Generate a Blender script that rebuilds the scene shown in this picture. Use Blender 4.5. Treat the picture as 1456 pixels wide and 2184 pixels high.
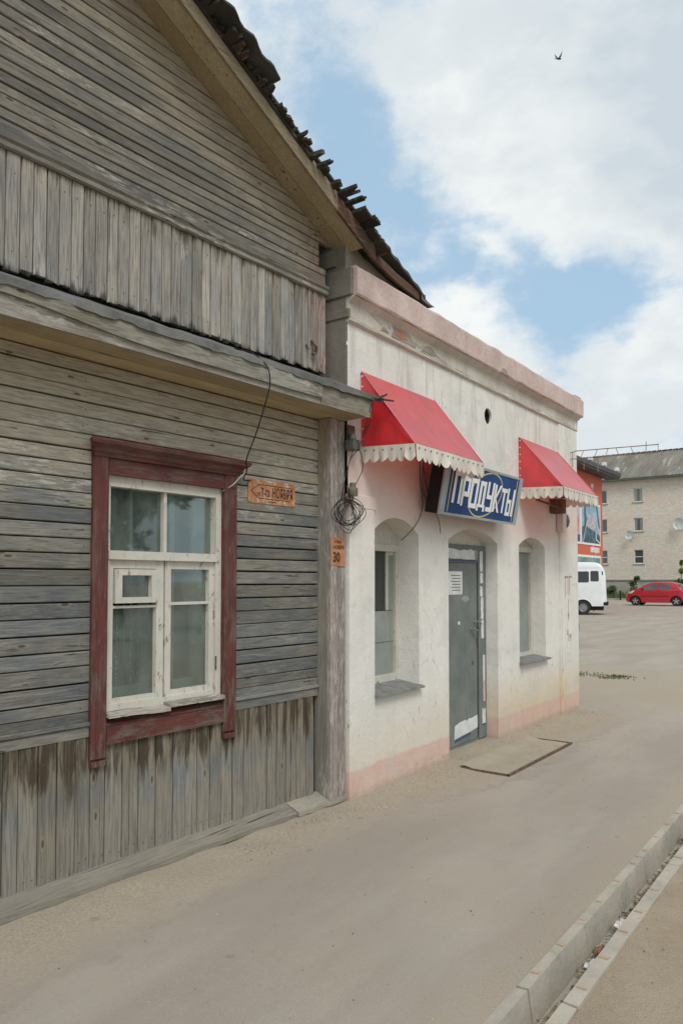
import bpy, math, random
from mathutils import Vector, Matrix
R = math.radians
random.seed(7)
for o in list(bpy.data.objects): bpy.data.objects.remove(o)
SC = bpy.context.scene
COL = SC.collection

# ------------------------------------------------------------------ camera, sky, sun, exposure
cam = bpy.data.objects.new('camera', bpy.data.cameras.new('camera'))
COL.objects.link(cam); SC.camera = cam
cam.location = (3.3, 0, 1.6)
cam.rotation_euler = (R(92.1), 0, R(35.8))
cam.data.sensor_fit = 'VERTICAL'; cam.data.sensor_height = 36; cam.data.sensor_width = 24
cam.data.lens = 1600 / 2184 * 36
cam.data.shift_y = 0.0409
cam.data.clip_start = .05; cam.data.clip_end = 4000
SC.view_settings.view_transform = 'Standard'; SC.view_settings.look = 'None'
SC.view_settings.exposure = EXPO = 0.36
SC.view_settings.gamma = 1; SC.view_settings.use_curve_mapping = False
SUN_EL = 50
sun = bpy.data.objects.new('sun', bpy.data.lights.new('sun', 'SUN'))
COL.objects.link(sun)
sun.data.energy = 1.5; sun.data.angle = R(22); sun.data.color = (1, .965, .91)
sd = Vector((math.cos(R(SUN_EL)) * math.cos(R(-38)), math.cos(R(SUN_EL)) * math.sin(R(-38)), math.sin(R(SUN_EL))))
sun.rotation_euler = sd.to_track_quat('Z', 'Y').to_euler()


class G:
    """small wrapper round a node tree"""
    def __init__(s, tree): s.t = tree
    def n(s, typ, ins=None, **pr):
        nd = s.t.nodes.new(typ)
        for k, v in pr.items(): setattr(nd, k, v)
        for k, v in (ins or {}).items():
            if isinstance(v, bpy.types.NodeSocket): s.t.links.new(v, nd.inputs[k])
            else: nd.inputs[k].default_value = v
        return nd
    def m(s, op, a, b=0.0, c=0.0, clamp=False):
        return s.n('ShaderNodeMath', {0: a, 1: b, 2: c}, operation=op, use_clamp=clamp).outputs[0]
    def mix(s, f, a, b, mode='MIX'):
        q = lambda v: v if isinstance(v, bpy.types.NodeSocket) else (tuple(v) + (1,) if len(v) == 3 else v)
        return s.n('ShaderNodeMix', {0: f, 6: q(a), 7: q(b)}, data_type='RGBA', blend_type=mode).outputs[2]
    def mr(s, v, a, b, c=0.0, d=1.0, sm=True):
        return s.n('ShaderNodeMapRange', {0: v, 1: a, 2: b, 3: c, 4: d},
                   interpolation_type='SMOOTHSTEP' if sm else 'LINEAR').outputs[0]
    def noise(s, vec, scale, det=4.0, rough=.55, dist=0.0, col=False):
        nd = s.n('ShaderNodeTexNoise', {'Vector': vec, 'Scale': scale, 'Detail': det, 'Roughness': rough, 'Distortion': dist})
        return nd.outputs['Color' if col else 'Fac']
    def vm(s, op, a, b=(0, 0, 0)):
        nd = s.n('ShaderNodeVectorMath', {0: a, 1: b}, operation=op)
        return nd.outputs['Value' if op == 'DOT_PRODUCT' else 'Vector']
    def scl(s, v, sc):
        return s.vm('MULTIPLY', v, sc)


w = bpy.data.worlds.new('World'); SC.world = w; w.use_nodes = True
w.node_tree.nodes.clear(); g = G(w.node_tree)
sky = g.n('ShaderNodeTexSky', sky_type='NISHITA', sun_disc=False, sun_elevation=R(SUN_EL), sun_rotation=R(90 + 38), air_density=1.0, dust_density=.6, ozone_density=1.2)
dirv = g.n('ShaderNodeTexCoord').outputs['Generated']
wn = g.noise(dirv, 5.0, 5, .6, col=True)
warp = g.vm('ADD', dirv, g.scl(g.vm('SUBTRACT', wn, (.5, .5, .5)), (.15, .15, .13)))
warp = g.vm('NORMALIZE', warp)
flat = g.scl(warp, (1, 1, 1.9))
base = g.noise(flat, 3.2, 7, .58)
fine = g.noise(g.scl(dirv, (1, 1, 2.2)), 9.0, 6, .6)
D = g.m('MULTIPLY_ADD', g.m('SUBTRACT', base, .5), 1.9, .62)
D = g.m('MULTIPLY_ADD', g.m('SUBTRACT', fine, .5), 1.9, D)
D = g.m('MULTIPLY_ADD', g.m('SUBTRACT', g.noise(g.scl(dirv, (1, 1, 2.0)), 26.0, 5, .65), .5), .7, D)
def blob(d, sig, amp):
    global D
    dt = g.vm('DOT_PRODUCT', warp, tuple(Vector(d).normalized()))
    e = g.m('EXPONENT', g.m('MULTIPLY', g.m('SUBTRACT', dt, 1.0), 2 / (sig * sig)))
    D = g.m('MULTIPLY_ADD', e, amp, D)
for d, s_, a in [((-.478, .721, .501), .07, -.75), ((-.468, .767, .438), .055, -.75), ((-.507, .677, .534), .06, -.3),
                 ((-.414, .822, .392), .075, -.95), ((-.317, .878, .358), .065, -.85), ((-.25, .90, .36), .06, -.4), ((-.33, .905, .27), .03, -.4), ((-.355, .862, .36), .06, -.5),
                 ((-.286, .906, .313), .055, -.7), ((-.41, .791, .454), .04, -.45), ((-.373, .842, .389), .022, .7),
                 ((-.348, .776, .526), .15, .75), ((-.204, .814, .544), .17, .8), ((-.416, .852, .319), .05, .5), ((-.268, .937, .225), .12, .5), ((-.305, .872, .385), .018, .45), ((-.345, .872, .345), .02, .5), ((-.45, .745, .49), .02, .3), ((-.43, .81, .40), .018, .4)]:
    blob(d, s_, a)
cover = g.mr(D, -.15, .90, .06, 1.0)
shade = g.noise(g.scl(warp, (1, 1, 1.6)), 2.6, 5, .55)
gray = g.mr(g.m('MULTIPLY_ADD', g.m('SUBTRACT', fine, .5), .35, shade), .38, .62)
gk = g.m('EXPONENT', g.m('MULTIPLY', g.m('SUBTRACT', g.vm('DOT_PRODUCT', warp, (-.165, .83, .535)), 1.0), 2 / (.13 * .13)))
gray = g.m('MULTIPLY_ADD', gk, .75, g.m('MULTIPLY', gray, .60), clamp=True)
ccol = g.mix(gray, (7.3, 7.5, 7.4), (4.7, 5.3, 5.75))
blue = g.mix(.80, sky.outputs[0], (3.2, 4.8, 6.3))
skc = g.mix(cover, blue, ccol)
bg = g.n('ShaderNodeBackground', {'Color': skc, 'Strength': .1})
w.node_tree.links.new(bg.outputs[0], g.n('ShaderNodeOutputWorld').inputs[0])


# ------------------------------------------------------------------ materials
def mat(name):
    m_ = bpy.data.materials.new(name); m_.use_nodes = True
    m_.node_tree.nodes.clear()
    return m_, G(m_.node_tree)
def finish(m_, g, col, rough=.8, bump=None, bstr=.3, bdist=.01, spec=.3, metal=0.0, extra=None):
    ins = {'Base Color': col if isinstance(col, bpy.types.NodeSocket) else (*col, 1), 'Roughness': rough,
           'Specular IOR Level': spec, 'Metallic': metal}
    if bump is not None:
        ins['Normal'] = g.n('ShaderNodeBump', {'Height': bump, 'Strength': bstr, 'Distance': bdist}).outputs[0]
    p = g.n('ShaderNodeBsdfPrincipled', ins)
    for k, v in (extra or {}).items(): p.inputs[k].default_value = v
    g.t.links.new(p.outputs[0], g.n('ShaderNodeOutputMaterial').inputs[0])
    return m_
def simple(name, col, rough=.6, var=.15, scale=20, spec=.3, metal=0.0, bstr=.1, **kw):
    m_, g = mat(name)
    pos = g.n('ShaderNodeTexCoord').outputs['Object']
    f = g.noise(pos, scale, 5, .6)
    c = g.mix(g.mr(f, .3, .7), tuple(x * (1 - var) for x in col), tuple(min(1, x * (1 + var)) for x in col))
    return finish(m_, g, c, rough, f, bstr, .004, spec, metal, **kw)

def wood(name, axis, cA, cB, paint=None, pamt=.5, warm=None, stain=None, dust=None, dark=.45, red=None, knots=True, fl=.16, fband=None):
    """weathered boards; grain runs along the axis; colour bands follow the world height of what has weathered there"""
    m_, g = mat(name)
    geo = g.n('ShaderNodeNewGeometry'); pos = geo.outputs['Position']
    oi = g.n('ShaderNodeObjectInfo'); rnd = oi.outputs['Random']
    off = g.vm('MULTIPLY', g.n('ShaderNodeCombineXYZ', {0: rnd, 1: rnd, 2: rnd}).outputs[0], (37.0, 91.0, 53.0))
    p = g.vm('ADD', pos, off)
    st = {'Y': (1, .045, 1), 'Z': (1, 1, .045)}[axis]
    gp = g.scl(p, st)
    knp = g.scl(p, {'Y': (1, .35, 1), 'Z': (1, 1, .35)}[axis])
    grain = g.noise(gp, 110, 6, .65, .6)
    grain2 = g.noise(gp, 28, 4, .6, 1.2)
    broad = g.noise(p, 2.3, 4, .6)
    c = g.mix(g.mr(broad, .32, .68), cA, cB)
    c = g.mix(g.m('MULTIPLY', g.mr(rnd, 0, 1, -.5, .5, False), .0), c, c)
    tint = g.mr(rnd, 0, 1, .70, 1.25, False)
    bl = g.m('FRACT', g.m('MULTIPLY', rnd, 7.31)); c = g.mix(g.mr(bl, 0, 1, 0, .45, False), c, g.mix(1.0, c, (.86, .96, 1.12), 'MULTIPLY'))
    c = g.scl(c, g.n('ShaderNodeCombineXYZ', {0: tint, 1: tint, 2: tint}).outputs[0])
    z = g.n('ShaderNodeSeparateXYZ', {0: pos}).outputs[2]
    if warm:
        zz = g.m('MULTIPLY_ADD', g.m('SUBTRACT', broad, .5), .5, z)
        if warm[0] == 'rake':   # boards sheltered under the sloping rake
            y = g.n('ShaderNodeSeparateXYZ', {0: pos}).outputs[1]
            zz = g.m('MULTIPLY_ADD', y, .46, zz)
        c = g.mix(g.mr(zz, warm[1], warm[2], 0, .95), c, warm[3])
    if stain:
        sn = g.noise(g.scl(p, (1, 1, .12) if axis == 'Z' else (1, .2, 1)), 17, 5, .65, .4)
        edge = g.m('MULTIPLY_ADD', sn, -.9, stain[0])
        f = g.m('MULTIPLY', g.mr(z, g.m('ADD', edge, 0.0), g.m('ADD', edge, .16)), g.mr(sn, .38, .56, .15, 1))
        c = g.mix(g.m('MULTIPLY', g.mr(z, stain[0] - .56, stain[0] - .28), .70), c, stain[2])
        c = g.mix(g.m('MULTIPLY', f, .88), c, stain[1])
        if len(stain) > 3:
            c = g.mix(g.m('MULTIPLY', g.mr(g.m('MULTIPLY_ADD', sn, -.22, z), stain[3], stain[3] + .05, 1, 0), .85), c, (.03, .027, .024))
        
    if dust:
        f = g.mr(g.m('MULTIPLY_ADD', broad, -.35, z), dust[0], dust[1], 1, 0)
        c = g.mix(g.m('MULTIPLY', f, .6), c, dust[2])
    c = g.mix(g.mr(grain, .35, .60, dark * .85, 0), c, (.035, .03, .025))
    c = g.mix(g.mr(grain2, .55, .75, 0, .35), c, (.42, .40, .36))
    if paint:
        pn = g.noise(g.scl(p, {'Y': (1, fl, 1), 'Z': (1, 1, fl)}[axis]), 60, 7, .75, .2)
        area = g.noise(g.scl(p, {'Y': (1, .4, 1), 'Z': (1, 1, .4)}[axis]), 3.1, 4, .6)
        f = g.m('MULTIPLY', g.mr(pn, .49, .60), g.mr(area, .68 - .3 * pamt, .80 - .3 * pamt))
        if fband: f = g.m('MULTIPLY', f, g.m('MAXIMUM', g.m('MULTIPLY', g.mr(z, fband[0], fband[1]), g.mr(z, fband[2], fband[3], 1, 0)), .16))
        c = g.mix(g.m('MULTIPLY', f, .80), c, paint)
    if red:
        y = g.n('ShaderNodeSeparateXYZ', {0: pos}).outputs[1]
        rn = g.noise(g.scl(p, (1, 1, .14)), 30, 5, .65)
        c = g.mix(g.m('MULTIPLY', g.mr(y, red[0], red[1]), g.mr(rn, .45, .60, 0, .7)), c, red[2])
    ck = g.noise(g.scl(p, {'Y': (1, .012, 1), 'Z': (1, 1, .012)}[axis]), 70, 3, .5, .5)
    c = g.mix(g.m('MULTIPLY', g.mr(ck, .655, .675), g.mr(broad, .40, .55, .1, .8)), c, (.02, .018, .015))
    bh = g.m('MULTIPLY_ADD', grain, .6, grain2)
    if knots:
        ks = g.n('ShaderNodeSeparateXYZ', {0: knp})
        kv = g.n('ShaderNodeCombineXYZ', {0: ks.outputs[1], 1: ks.outputs[2], 2: 0.0}).outputs[0]
        v = g.n('ShaderNodeTexVoronoi', {'Vector': kv, 'Scale': 5.5, 'Randomness': 1.0}, voronoi_dimensions='2D')
        kd = g.m('SUBTRACT', v.outputs['Distance'], g.m('MULTIPLY', g.noise(p, 30, 3), .012))
        kf = g.m('MULTIPLY', g.mr(kd, .022, .042, 1, 0), g.mr(g.n('ShaderNodeSeparateColor', {0: v.outputs['Color']}).outputs[0], .70, .74))
        c = g.mix(g.m('MULTIPLY', kf, .75), c, (.07, .045, .03))
        kr = g.m('MULTIPLY', g.mr(kd, .055, .085, 1, 0), g.mr(kd, .035, .05))
        c = g.mix(g.m('MULTIPLY', g.m('MULTIPLY', kr, g.mr(g.n('ShaderNodeSeparateColor', {0: v.outputs['Color']}).outputs[0], .70, .74)), .35), c, (.34, .28, .19))
    return finish(m_, g, c, .85, bh, .55, .006, .2)

GRAY_A, GRAY_B = (.150, .156, .152), (.225, .208, .172)
M = {}
M['siding'] = wood('weathered_grey_siding', 'Y', GRAY_A, GRAY_B, paint=(.52, .51, .46), pamt=.85, fband=(1.9, 2.15, 2.45, 2.65), warm=('z', 1.95, 2.45, (.45, .405, .32)))
M['gable'] = wood('weathered_gable_boards', 'Y', (.165, .157, .138), (.235, .208, .165), paint=(.44, .42, .37), pamt=.38, warm=('rake', 5.55, 6.0, (.34, .30, .225)), red=(3.9, 4.35, (.22, .12, .09)))
M['lowvert'] = wood('stained_grey_boards', 'Z', (.185, .20, .205), (.245, .235, .20), stain=(.97, (.05, .034, .02), (.27, .225, .15)), dust=(.10, .42, (.30, .26, .20)))
M['upvert'] = wood('pale_weathered_boards', 'Z', (.29, .28, .258), (.40, .355, .295), paint=(.56, .54, .50), pamt=.35, fl=.08, stain=(4.07, (.075, .06, .04), (.36, .31, .24), 2.985), red=(4.1, 4.35, (.26, .09, .07)), dark=.55)
M['trim'] = wood('grey_trim_wood', 'Y', (.24, .225, .19), (.32, .29, .235), paint=(.5, .48, .43), pamt=.5)
M['fascia'] = wood('weathered_fascia_wood', 'Y', (.26, .225, .165), (.38, .35, .29), paint=(.5, .49, .46), pamt=.6, dark=.5)
M['soffit'] = wood('yellowed_soffit_wood', 'Y', (.43, .335, .19), (.52, .415, .25), dark=.3, knots=True)
M['rakewood'] = wood('dark_rotten_wood', 'Y', (.035, .03, .024), (.075, .063, .048), dark=.5)
M['rakeface'] = wood('dimmed_yellow_brown_fascia', 'Y', (.22, .175, .11), (.27, .215, .14), dark=.4)  # darker copy of the soffit wood; dims the lit face by colour
M['redwood'] = wood('reddish_brown_rake_wood', 'Y', (.16, .08, .05), (.12, .085, .06), dark=.4)
M['post'] = wood('post_boards', 'Z', (.23, .22, .19), (.30, .27, .22), paint=(.5, .45, .42), pamt=.7, warm=('z', 2.1, 2.7, (.38, .31, .2)))
M['postfront'] = wood('pinkish_post_boards', 'Z', (.27, .23, .20), (.34, .27, .23), paint=(.5, .46, .43), pamt=1.0)
M['sheath'] = simple('dark_sheathing', (.035, .032, .028), .9)

def casing_mat(name, axis):
    m_, g = mat(name)
    pos = g.n('ShaderNodeNewGeometry').outputs['Position']
    st = {'Y': (1, .06, 1), 'Z': (1, 1, .06)}[axis]
    gr = g.noise(g.scl(pos, st), 90, 6, .65)
    wr = g.noise(g.scl(pos, {'Y': (1, .3, 1), 'Z': (1, 1, .3)}[axis]), 14, 6, .7)
    ar = g.noise(pos, 2.5, 3)
    z = g.n('ShaderNodeSeparateXYZ', {0: pos}).outputs[2]
    c = g.mix(g.mr(ar, .35, .65), (.105, .027, .023), (.145, .044, .036))
    worn = g.m('MULTIPLY', g.mr(wr, .45, .60), g.mr(z, .7, 2.1, .95, .5))
    c = g.mix(worn, c, (.155, .115, .092))
    c = g.mix(g.mr(gr, .38, .6, .55, 0), c, (.05, .022, .02))
    fl = g.m('MULTIPLY', g.mr(g.noise(g.scl(pos, st), 200, 3), .66, .72), .35)
    c = g.mix(fl, c, (.42, .33, .29))
    return finish(m_, g, c, .6, gr, .5, .004, .35)
M['casY'] = casing_mat('worn_red_paint_level', 'Y'); M['casZ'] = casing_mat('worn_red_paint_upright', 'Z')

def whitepaint(name, base=(.60, .575, .51), wear=.62):
    m_, g = mat(name)
    pos = g.n('ShaderNodeNewGeometry').outputs['Position']
    n1 = g.noise(g.scl(pos, (1, 1, .5)), 26, 7, .72, .3); n2 = g.noise(pos, 5, 4, .6); n3 = g.noise(g.scl(pos, (1, 1, .15)), 60, 5, .6)
    c = g.mix(g.mr(n2, .3, .7), tuple(x * .86 for x in base), base)
    f = g.m('MULTIPLY', g.mr(n1, .56, .64), g.mr(n2, .42, .60, .15, 1))
    c = g.mix(g.m('MULTIPLY', f, wear * 1.5, clamp=True), c, (.20, .17, .135))
    c = g.mix(g.mr(n3, .58, .7, 0, .35), c, (.30, .27, .22))
    return finish(m_, g, c, .55, n1, .45, .003, .35)
M['white'] = whitepaint('flaking_white_paint')
M['sillwood'] = wood('bare_sill_wood', 'Y', (.36, .32, .26), (.44, .40, .33), paint=(.6, .57, .5), pamt=.8)

def glass(name, tint=(.80, .86, .84), dirt=.20, dirt_lift=(.33, .41, .37)):
    m_, g = mat(name)
    pos = g.n('ShaderNodeNewGeometry').outputs['Position']
    fr = g.n('ShaderNodeFresnel', {'IOR': 1.5}).outputs[0]
    tr = g.n('ShaderNodeBsdfTransparent', {'Color': (*tint, 1)}).outputs[0]
    gl = g.n('ShaderNodeBsdfGlossy', {'Color': (1, 1, 1, 1), 'Roughness': .03}).outputs[0]
    di = g.n('ShaderNodeBsdfDiffuse', {'Color': (*dirt_lift, 1)}).outputs[0]
    n_ = g.noise(g.scl(pos, (1, 1, .5)), 6, 5, .6)
    a = g.n('ShaderNodeMixShader', {0: g.mr(n_, .3, .75, dirt * .5, dirt * 1.5), 1: tr, 2: di}).outputs[0]  # dirt film whose green also lifts the brightness of the dim panes
    b = g.n('ShaderNodeMixShader', {0: g.m('MULTIPLY', fr, 1.25, clamp=True), 1: a, 2: gl}).outputs[0]
    g.t.links.new(b, g.n('ShaderNodeOutputMaterial').inputs[0])
    return m_
M['glass'] = glass('brightened_dusty_glass')
M['darkglass'] = glass('dark_window_glass', (.7, .75, .72), .06)

def plaster(name, base=(.77, .75, .70), pinkband=True):
    m_, g = mat(name)
    pos = g.n('ShaderNodeNewGeometry').outputs['Position']
    sx = g.n('ShaderNodeSeparateXYZ', {0: pos}); y, z = sx.outputs[1], sx.outputs[2]
    n1 = g.noise(pos, 1.6, 6, .6); n2 = g.noise(pos, 9, 7, .7); n3 = g.noise(g.scl(pos, (1, 1, .16)), 9, 6, .65, .3)
    n4 = g.noise(pos, 40, 5, .6)
    c = g.mix(g.mr(n1, .33, .68), tuple(x * .90 for x in base), base)
    # grey water streaks down from the cornice
    f = g.m('MULTIPLY', g.mr(n3, .46, .70), g.mr(z, 2.2, 3.6, .12, .62))
    c = g.mix(f, c, (.40, .375, .345))
    c = g.mix(g.m('MULTIPLY', g.mr(n2, .55, .72), .28), c, (.50, .47, .42))
    # old pink wash plus the awnings' red light on the wall, both painted
    pk = g.m('MULTIPLY', g.m('MULTIPLY', g.mr(z, 1.95, 2.2), g.mr(z, 2.55, 2.75, 1, 0)), g.mr(n1, .3, .6, .3, 1))
    c = g.mix(g.m('MULTIPLY', pk, .75), c, (.66, .46, .41))
    # yellow brown damp low down, stronger to the far end
    zz = g.m('MULTIPLY_ADD', g.m('SUBTRACT', n2, .5), .30, z)
    damp = g.m('MULTIPLY', g.mr(zz, .22, .78, 1, 0), g.mr(y, 4.5, 9.0, .45, .95))
    c = g.mix(g.m('MULTIPLY', damp, g.mr(n1, .3, .6, .6, 1)), c, (.60, .49, .33))
    if pinkband:
        zb = g.m('MULTIPLY_ADD', g.m('SUBTRACT', n4, .5), .02, g.m('MULTIPLY_ADD', g.m('SUBTRACT', n2, .5), .04, z))
        c = g.mix(g.m('MULTIPLY', g.mr(zb, .215, .25, .92, 0), g.mr(n2, .30, .66, 1, .68)), c, (.62, .415, .35))
        c = g.mix(g.m('MULTIPLY', g.mr(zb, .0, .24, .5, 0), g.mr(n3, .45, .6)), c, (.48, .36, .27))
    # chipped spots and scuffs
    ch = g.m('MULTIPLY', g.mr(g.noise(pos, 13, 5, .8, .5), .64, .665), g.mr(g.noise(pos, 1.3, 2), .50, .62))
    c = g.mix(g.m('MULTIPLY', ch, .65), c, (.30, .27, .24))
    sc_ = g.m('MULTIPLY', g.m('MULTIPLY', g.mr(g.noise(g.scl(pos, (1, 1, .5)), 10, 6, .75), .60, .68), g.mr(z, .35, .55)), g.mr(z, .7, 1.0, 1, 0))
    c = g.mix(g.m('MULTIPLY', sc_, .75), c, (.25, .24, .22))
    vc = g.n('ShaderNodeTexVoronoi', {'Vector': g.vm('ADD', pos, g.scl(g.noise(pos, 5, 5, .7, col=True), (.0, .30, .30))), 'Scale': 1.1}, feature='DISTANCE_TO_EDGE').outputs['Distance']
    c = g.mix(g.m('MULTIPLY', g.mr(vc, .001, .006, 1, 0), g.mr(n1, .47, .58, 0, .45)), c, (.30, .27, .23))
    rp = g.noise(g.scl(pos, (1, 1, 1.3)), 3.3, 3, .4)
    c = g.mix(g.m('MULTIPLY', g.mr(rp, .60, .615), .22), c, (.50, .49, .46))
    grit = g.mr(g.m('MULTIPLY_ADD', g.m('SUBTRACT', n4, .5), .12, z), .01, .10, .55, 0)
    c = g.mix(grit, c, (.34, .28, .21))
    h = g.m('MULTIPLY_ADD', n4, .25, g.m('MULTIPLY_ADD', n2, .6, n1))
    return finish(m_, g, c, .9, h, .55, .02, .15)
M['plaster'] = plaster('whitewashed_plaster')

def cement(name, a, b, bs=.5):
    m_, g = mat(name)
    pos = g.n('ShaderNodeNewGeometry').outputs['Position']
    n1 = g.noise(pos, 2.5, 6, .65); n2 = g.noise(pos, 22, 6, .7); n3 = g.noise(g.scl(pos, (1, 1, .2)), 12, 5, .6)
    c = g.mix(g.mr(n1, .3, .7), a, b)
    c = g.mix(g.mr(n3, .55, .7, 0, .3), c, tuple(x * .6 for x in a))
    c = g.mix(g.mr(n2, .6, .75, 0, .3), c, tuple(min(1, x * 1.35) for x in b))
    return finish(m_, g, c, .92, g.m('MULTIPLY_ADD', n2, .5, n1), bs, .02, .15)
M['cement'] = cement('grey_cement_render', (.17, .155, .13), (.23, .21, .175))
M['cementlight'] = cement('pale_lit_cement_render', (.30, .28, .24), (.36, .335, .29))  # paler copy of the cement; puts light into the firewall front's colour
M['pink'] = cement('pink_coping_paint', (.50, .385, .35), (.66, .53, .485), .8)
M['frieze'] = cement('worn_white_frieze', (.46, .42, .37), (.62, .58, .52), .6)
M['concrete'] = cement('drain_concrete', (.34, .315, .265), (.46, .42, .35), .6)
M['brick'] = cement('orange_brick', (.36, .16, .10), (.45, .24, .16))
M['tab'] = cement('brick_red_marks', (.42, .27, .19), (.46, .36, .28), .2)
M['chip'] = cement('broken_plaster', (.28, .25, .21), (.38, .33, .28), .9)
M['felt'] = cement('tar_roofing_felt', (.10, .10, .096), (.19, .188, .18), .9)
M['slate'] = cement('old_corrugated_sheet', (.055, .055, .05), (.095, .09, .083), .8)

def asphalt(name):
    m_, g = mat(name)
    pos = g.n('ShaderNodeNewGeometry').outputs['Position']
    sx = g.n('ShaderNodeSeparateXYZ', {0: pos}); x, y = sx.outputs[0], sx.outputs[1]
    n1 = g.noise(pos, .9, 6, .62); n2 = g.noise(pos, 4.5, 7, .7); n3 = g.noise(pos, 190, 3, .7); n5 = g.noise(g.scl(pos, (1, .3, 1)), 1.4, 5, .6)
    c = g.mix(g.mr(n5, .36, .66), (.312, .268, .222), (.380, .332, .277))
    c = g.mix(g.mr(n2, .35, .72, .0, .5), c, (.335, .300, .262))
    spk = g.n('ShaderNodeTexVoronoi', {'Vector': pos, 'Scale': 260.0}).outputs['Distance']
    c = g.mix(g.mr(n3, .52, .72, 0, .40), c, (.52, .49, .43))
    c = g.mix(g.m('MULTIPLY', g.mr(g.noise(pos, 38, 5, .8), .56, .70), .28), c, (.20, .185, .16))
    c = g.mix(g.m('MULTIPLY', g.mr(g.noise(g.scl(pos, (1, .12, 1)), 2.0, 5, .6), .52, .66), .22), c, (.235, .22, .195))
    c = g.mix(g.mr(n3, .25, .45, .38, 0), c, (.14, .13, .115))
    # dust drifted against the walls, the drain and over the far lot
    near = g.m('MULTIPLY', g.mr(y, 8.6, 10.4, 1, 0), 1.0)
    e1 = g.m('MULTIPLY_ADD', g.m('SUBTRACT', n2, .5), .75, g.m('MULTIPLY_ADD', g.m('SUBTRACT', n1, .5), .30, .46))
    e1 = g.m('MULTIPLY_ADD', g.mr(y, 4.3, 6.0), .30, e1)
    d1 = g.m('MULTIPLY', g.mr(g.m('SUBTRACT', x, e1), -.26, .22, 1, 0), near)
    e2 = g.m('MULTIPLY_ADD', g.m('SUBTRACT', n2, .5), .5, 1.99)
    d2 = g.m('MULTIPLY', g.mr(g.m('SUBTRACT', x, e2), -.22, .14), g.mr(y, 9.5, 11, 1, 0))
    rim = g.m('MULTIPLY', g.m('MULTIPLY', g.mr(g.m('SUBTRACT', x, e1), .0, .07), g.mr(g.m('SUBTRACT', x, e1), .07, .18, 1, 0)), near)
    c = g.mix(g.m('MULTIPLY', g.m('MULTIPLY', rim, g.mr(n5, .45, .6)), .42), c, (.20, .185, .165))
    pat = g.m('MULTIPLY', g.m('MULTIPLY', g.mr(y, 9.3, 11.0), g.mr(y, 12.9, 15.5, 1, 0)), g.mr(n2, .32, .6, .35, 1))
    pat2 = g.m('MULTIPLY', g.mr(n1, .50, .70), .35)
    dm = g.m('MAXIMUM', g.m('MAXIMUM', g.m('MULTIPLY', d1, .85), g.m('MULTIPLY', d2, .55)), g.m('MAXIMUM', pat, pat2))
    grit = g.noise(pos, 75, 4, .75)
    dcol = g.mix(g.mr(grit, .35, .65), (.30, .250, .185), (.40, .345, .265))
    c = g.mix(dm, c, dcol)
    # small oil spots
    v = g.n('ShaderNodeTexVoronoi', {'Vector': g.vm('ADD', pos, g.scl(g.noise(pos, 12, 3, col=True), (.04, .04, .0))), 'Scale': 2.6})
    c = g.mix(g.m('MULTIPLY', g.mr(v.outputs['Distance'], .03, .075, 1, 0), .42), c, (.16, .15, .135))
    # cracks
    vc = g.n('ShaderNodeTexVoronoi', {'Vector': g.vm('ADD', pos, g.scl(g.noise(pos, 3, 5, col=True), (.5, .5, .0))), 'Scale': .55}, feature='DISTANCE_TO_EDGE')
    ck = g.m('MULTIPLY', g.mr(vc.outputs['Distance'], .001, .004, 1, 0), g.mr(n1, .54, .64, 0, .22))
    c = g.mix(ck, c, (.09, .08, .07))
    h = g.m('MULTIPLY_ADD', n3, .5, g.m('MULTIPLY', g.m('MULTIPLY', grit, dm), .9))
    return finish(m_, g, c, .93, h, .6, .006, .2)
M['asphalt'] = asphalt('dusty_asphalt')

def dirt(name):
    m_, g = mat(name)
    pos = g.n('ShaderNodeNewGeometry').outputs['Position']
    n1 = g.noise(pos, 2.2, 6, .65); n2 = g.noise(pos, 30, 6, .75); n3 = g.noise(pos, 120, 4, .7)
    c = g.mix(g.mr(n1, .3, .7), (.33, .265, .19), (.41, .34, .255))
    c = g.mix(g.mr(n2, .5, .7, 0, .45), c, (.42, .35, .26))
    c = g.mix(g.mr(n3, .25, .45, .45, 0), c, (.13, .095, .065))
    return finish(m_, g, c, .95, g.m('MULTIPLY_ADD', n3, .4, n2), .8, .012, .15)
M['dirt'] = dirt('sandy_dirt')
M['plankdust'] = wood('dusty_base_plank', 'Y', (.27, .24, .19), (.33, .29, .225), knots=False, dark=.3)
M['hatchdust'] = cement('dusty_hatch_cover', (.335, .29, .22), (.385, .335, .26), .4)
M['pebble'] = simple('pebbles', (.36, .31, .25), .9, .5, 3)
M['darkpebble'] = simple('dark_grit', (.16, .14, .12), .9, .4, 3)

def fabric(name, col, tl=.5, rough=.42, sheen=.0, gloss=.5, coat=0.0):
    m_, g = mat(name)
    pos = g.n('ShaderNodeNewGeometry').outputs['Position']
    n1 = g.noise(g.scl(pos, (1, 1, .5)), 5, 6, .65); n2 = g.noise(pos, 300, 2)
    c = g.mix(g.mr(n1, .3, .7), tuple(x * .82 for x in col), tuple(min(1, x * 1.08) for x in col))
    c = g.mix(g.mr(g.noise(g.scl(pos, (1, 1, .3)), 16, 5, .7), .54, .72, 0, .22), c, tuple(x * .6 + .08 for x in col))
    bmp = g.n('ShaderNodeBump', {'Height': g.m('MULTIPLY_ADD', n2, .1, n1), 'Strength': .25, 'Distance': .02}).outputs[0]
    p = g.n('ShaderNodeBsdfPrincipled', {'Base Color': c, 'Roughness': rough, 'Specular IOR Level': gloss, 'Normal': bmp, 'Coat Weight': coat, 'Coat Roughness': .35, 'Coat IOR': 1.6}).outputs[0]
    t = g.n('ShaderNodeBsdfTranslucent', {'Color': c, 'Normal': bmp}).outputs[0]
    g.t.links.new(g.n('ShaderNodeMixShader', {0: tl, 1: p, 2: t}).outputs[0], g.n('ShaderNodeOutputMaterial').inputs[0])
    return m_
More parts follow.
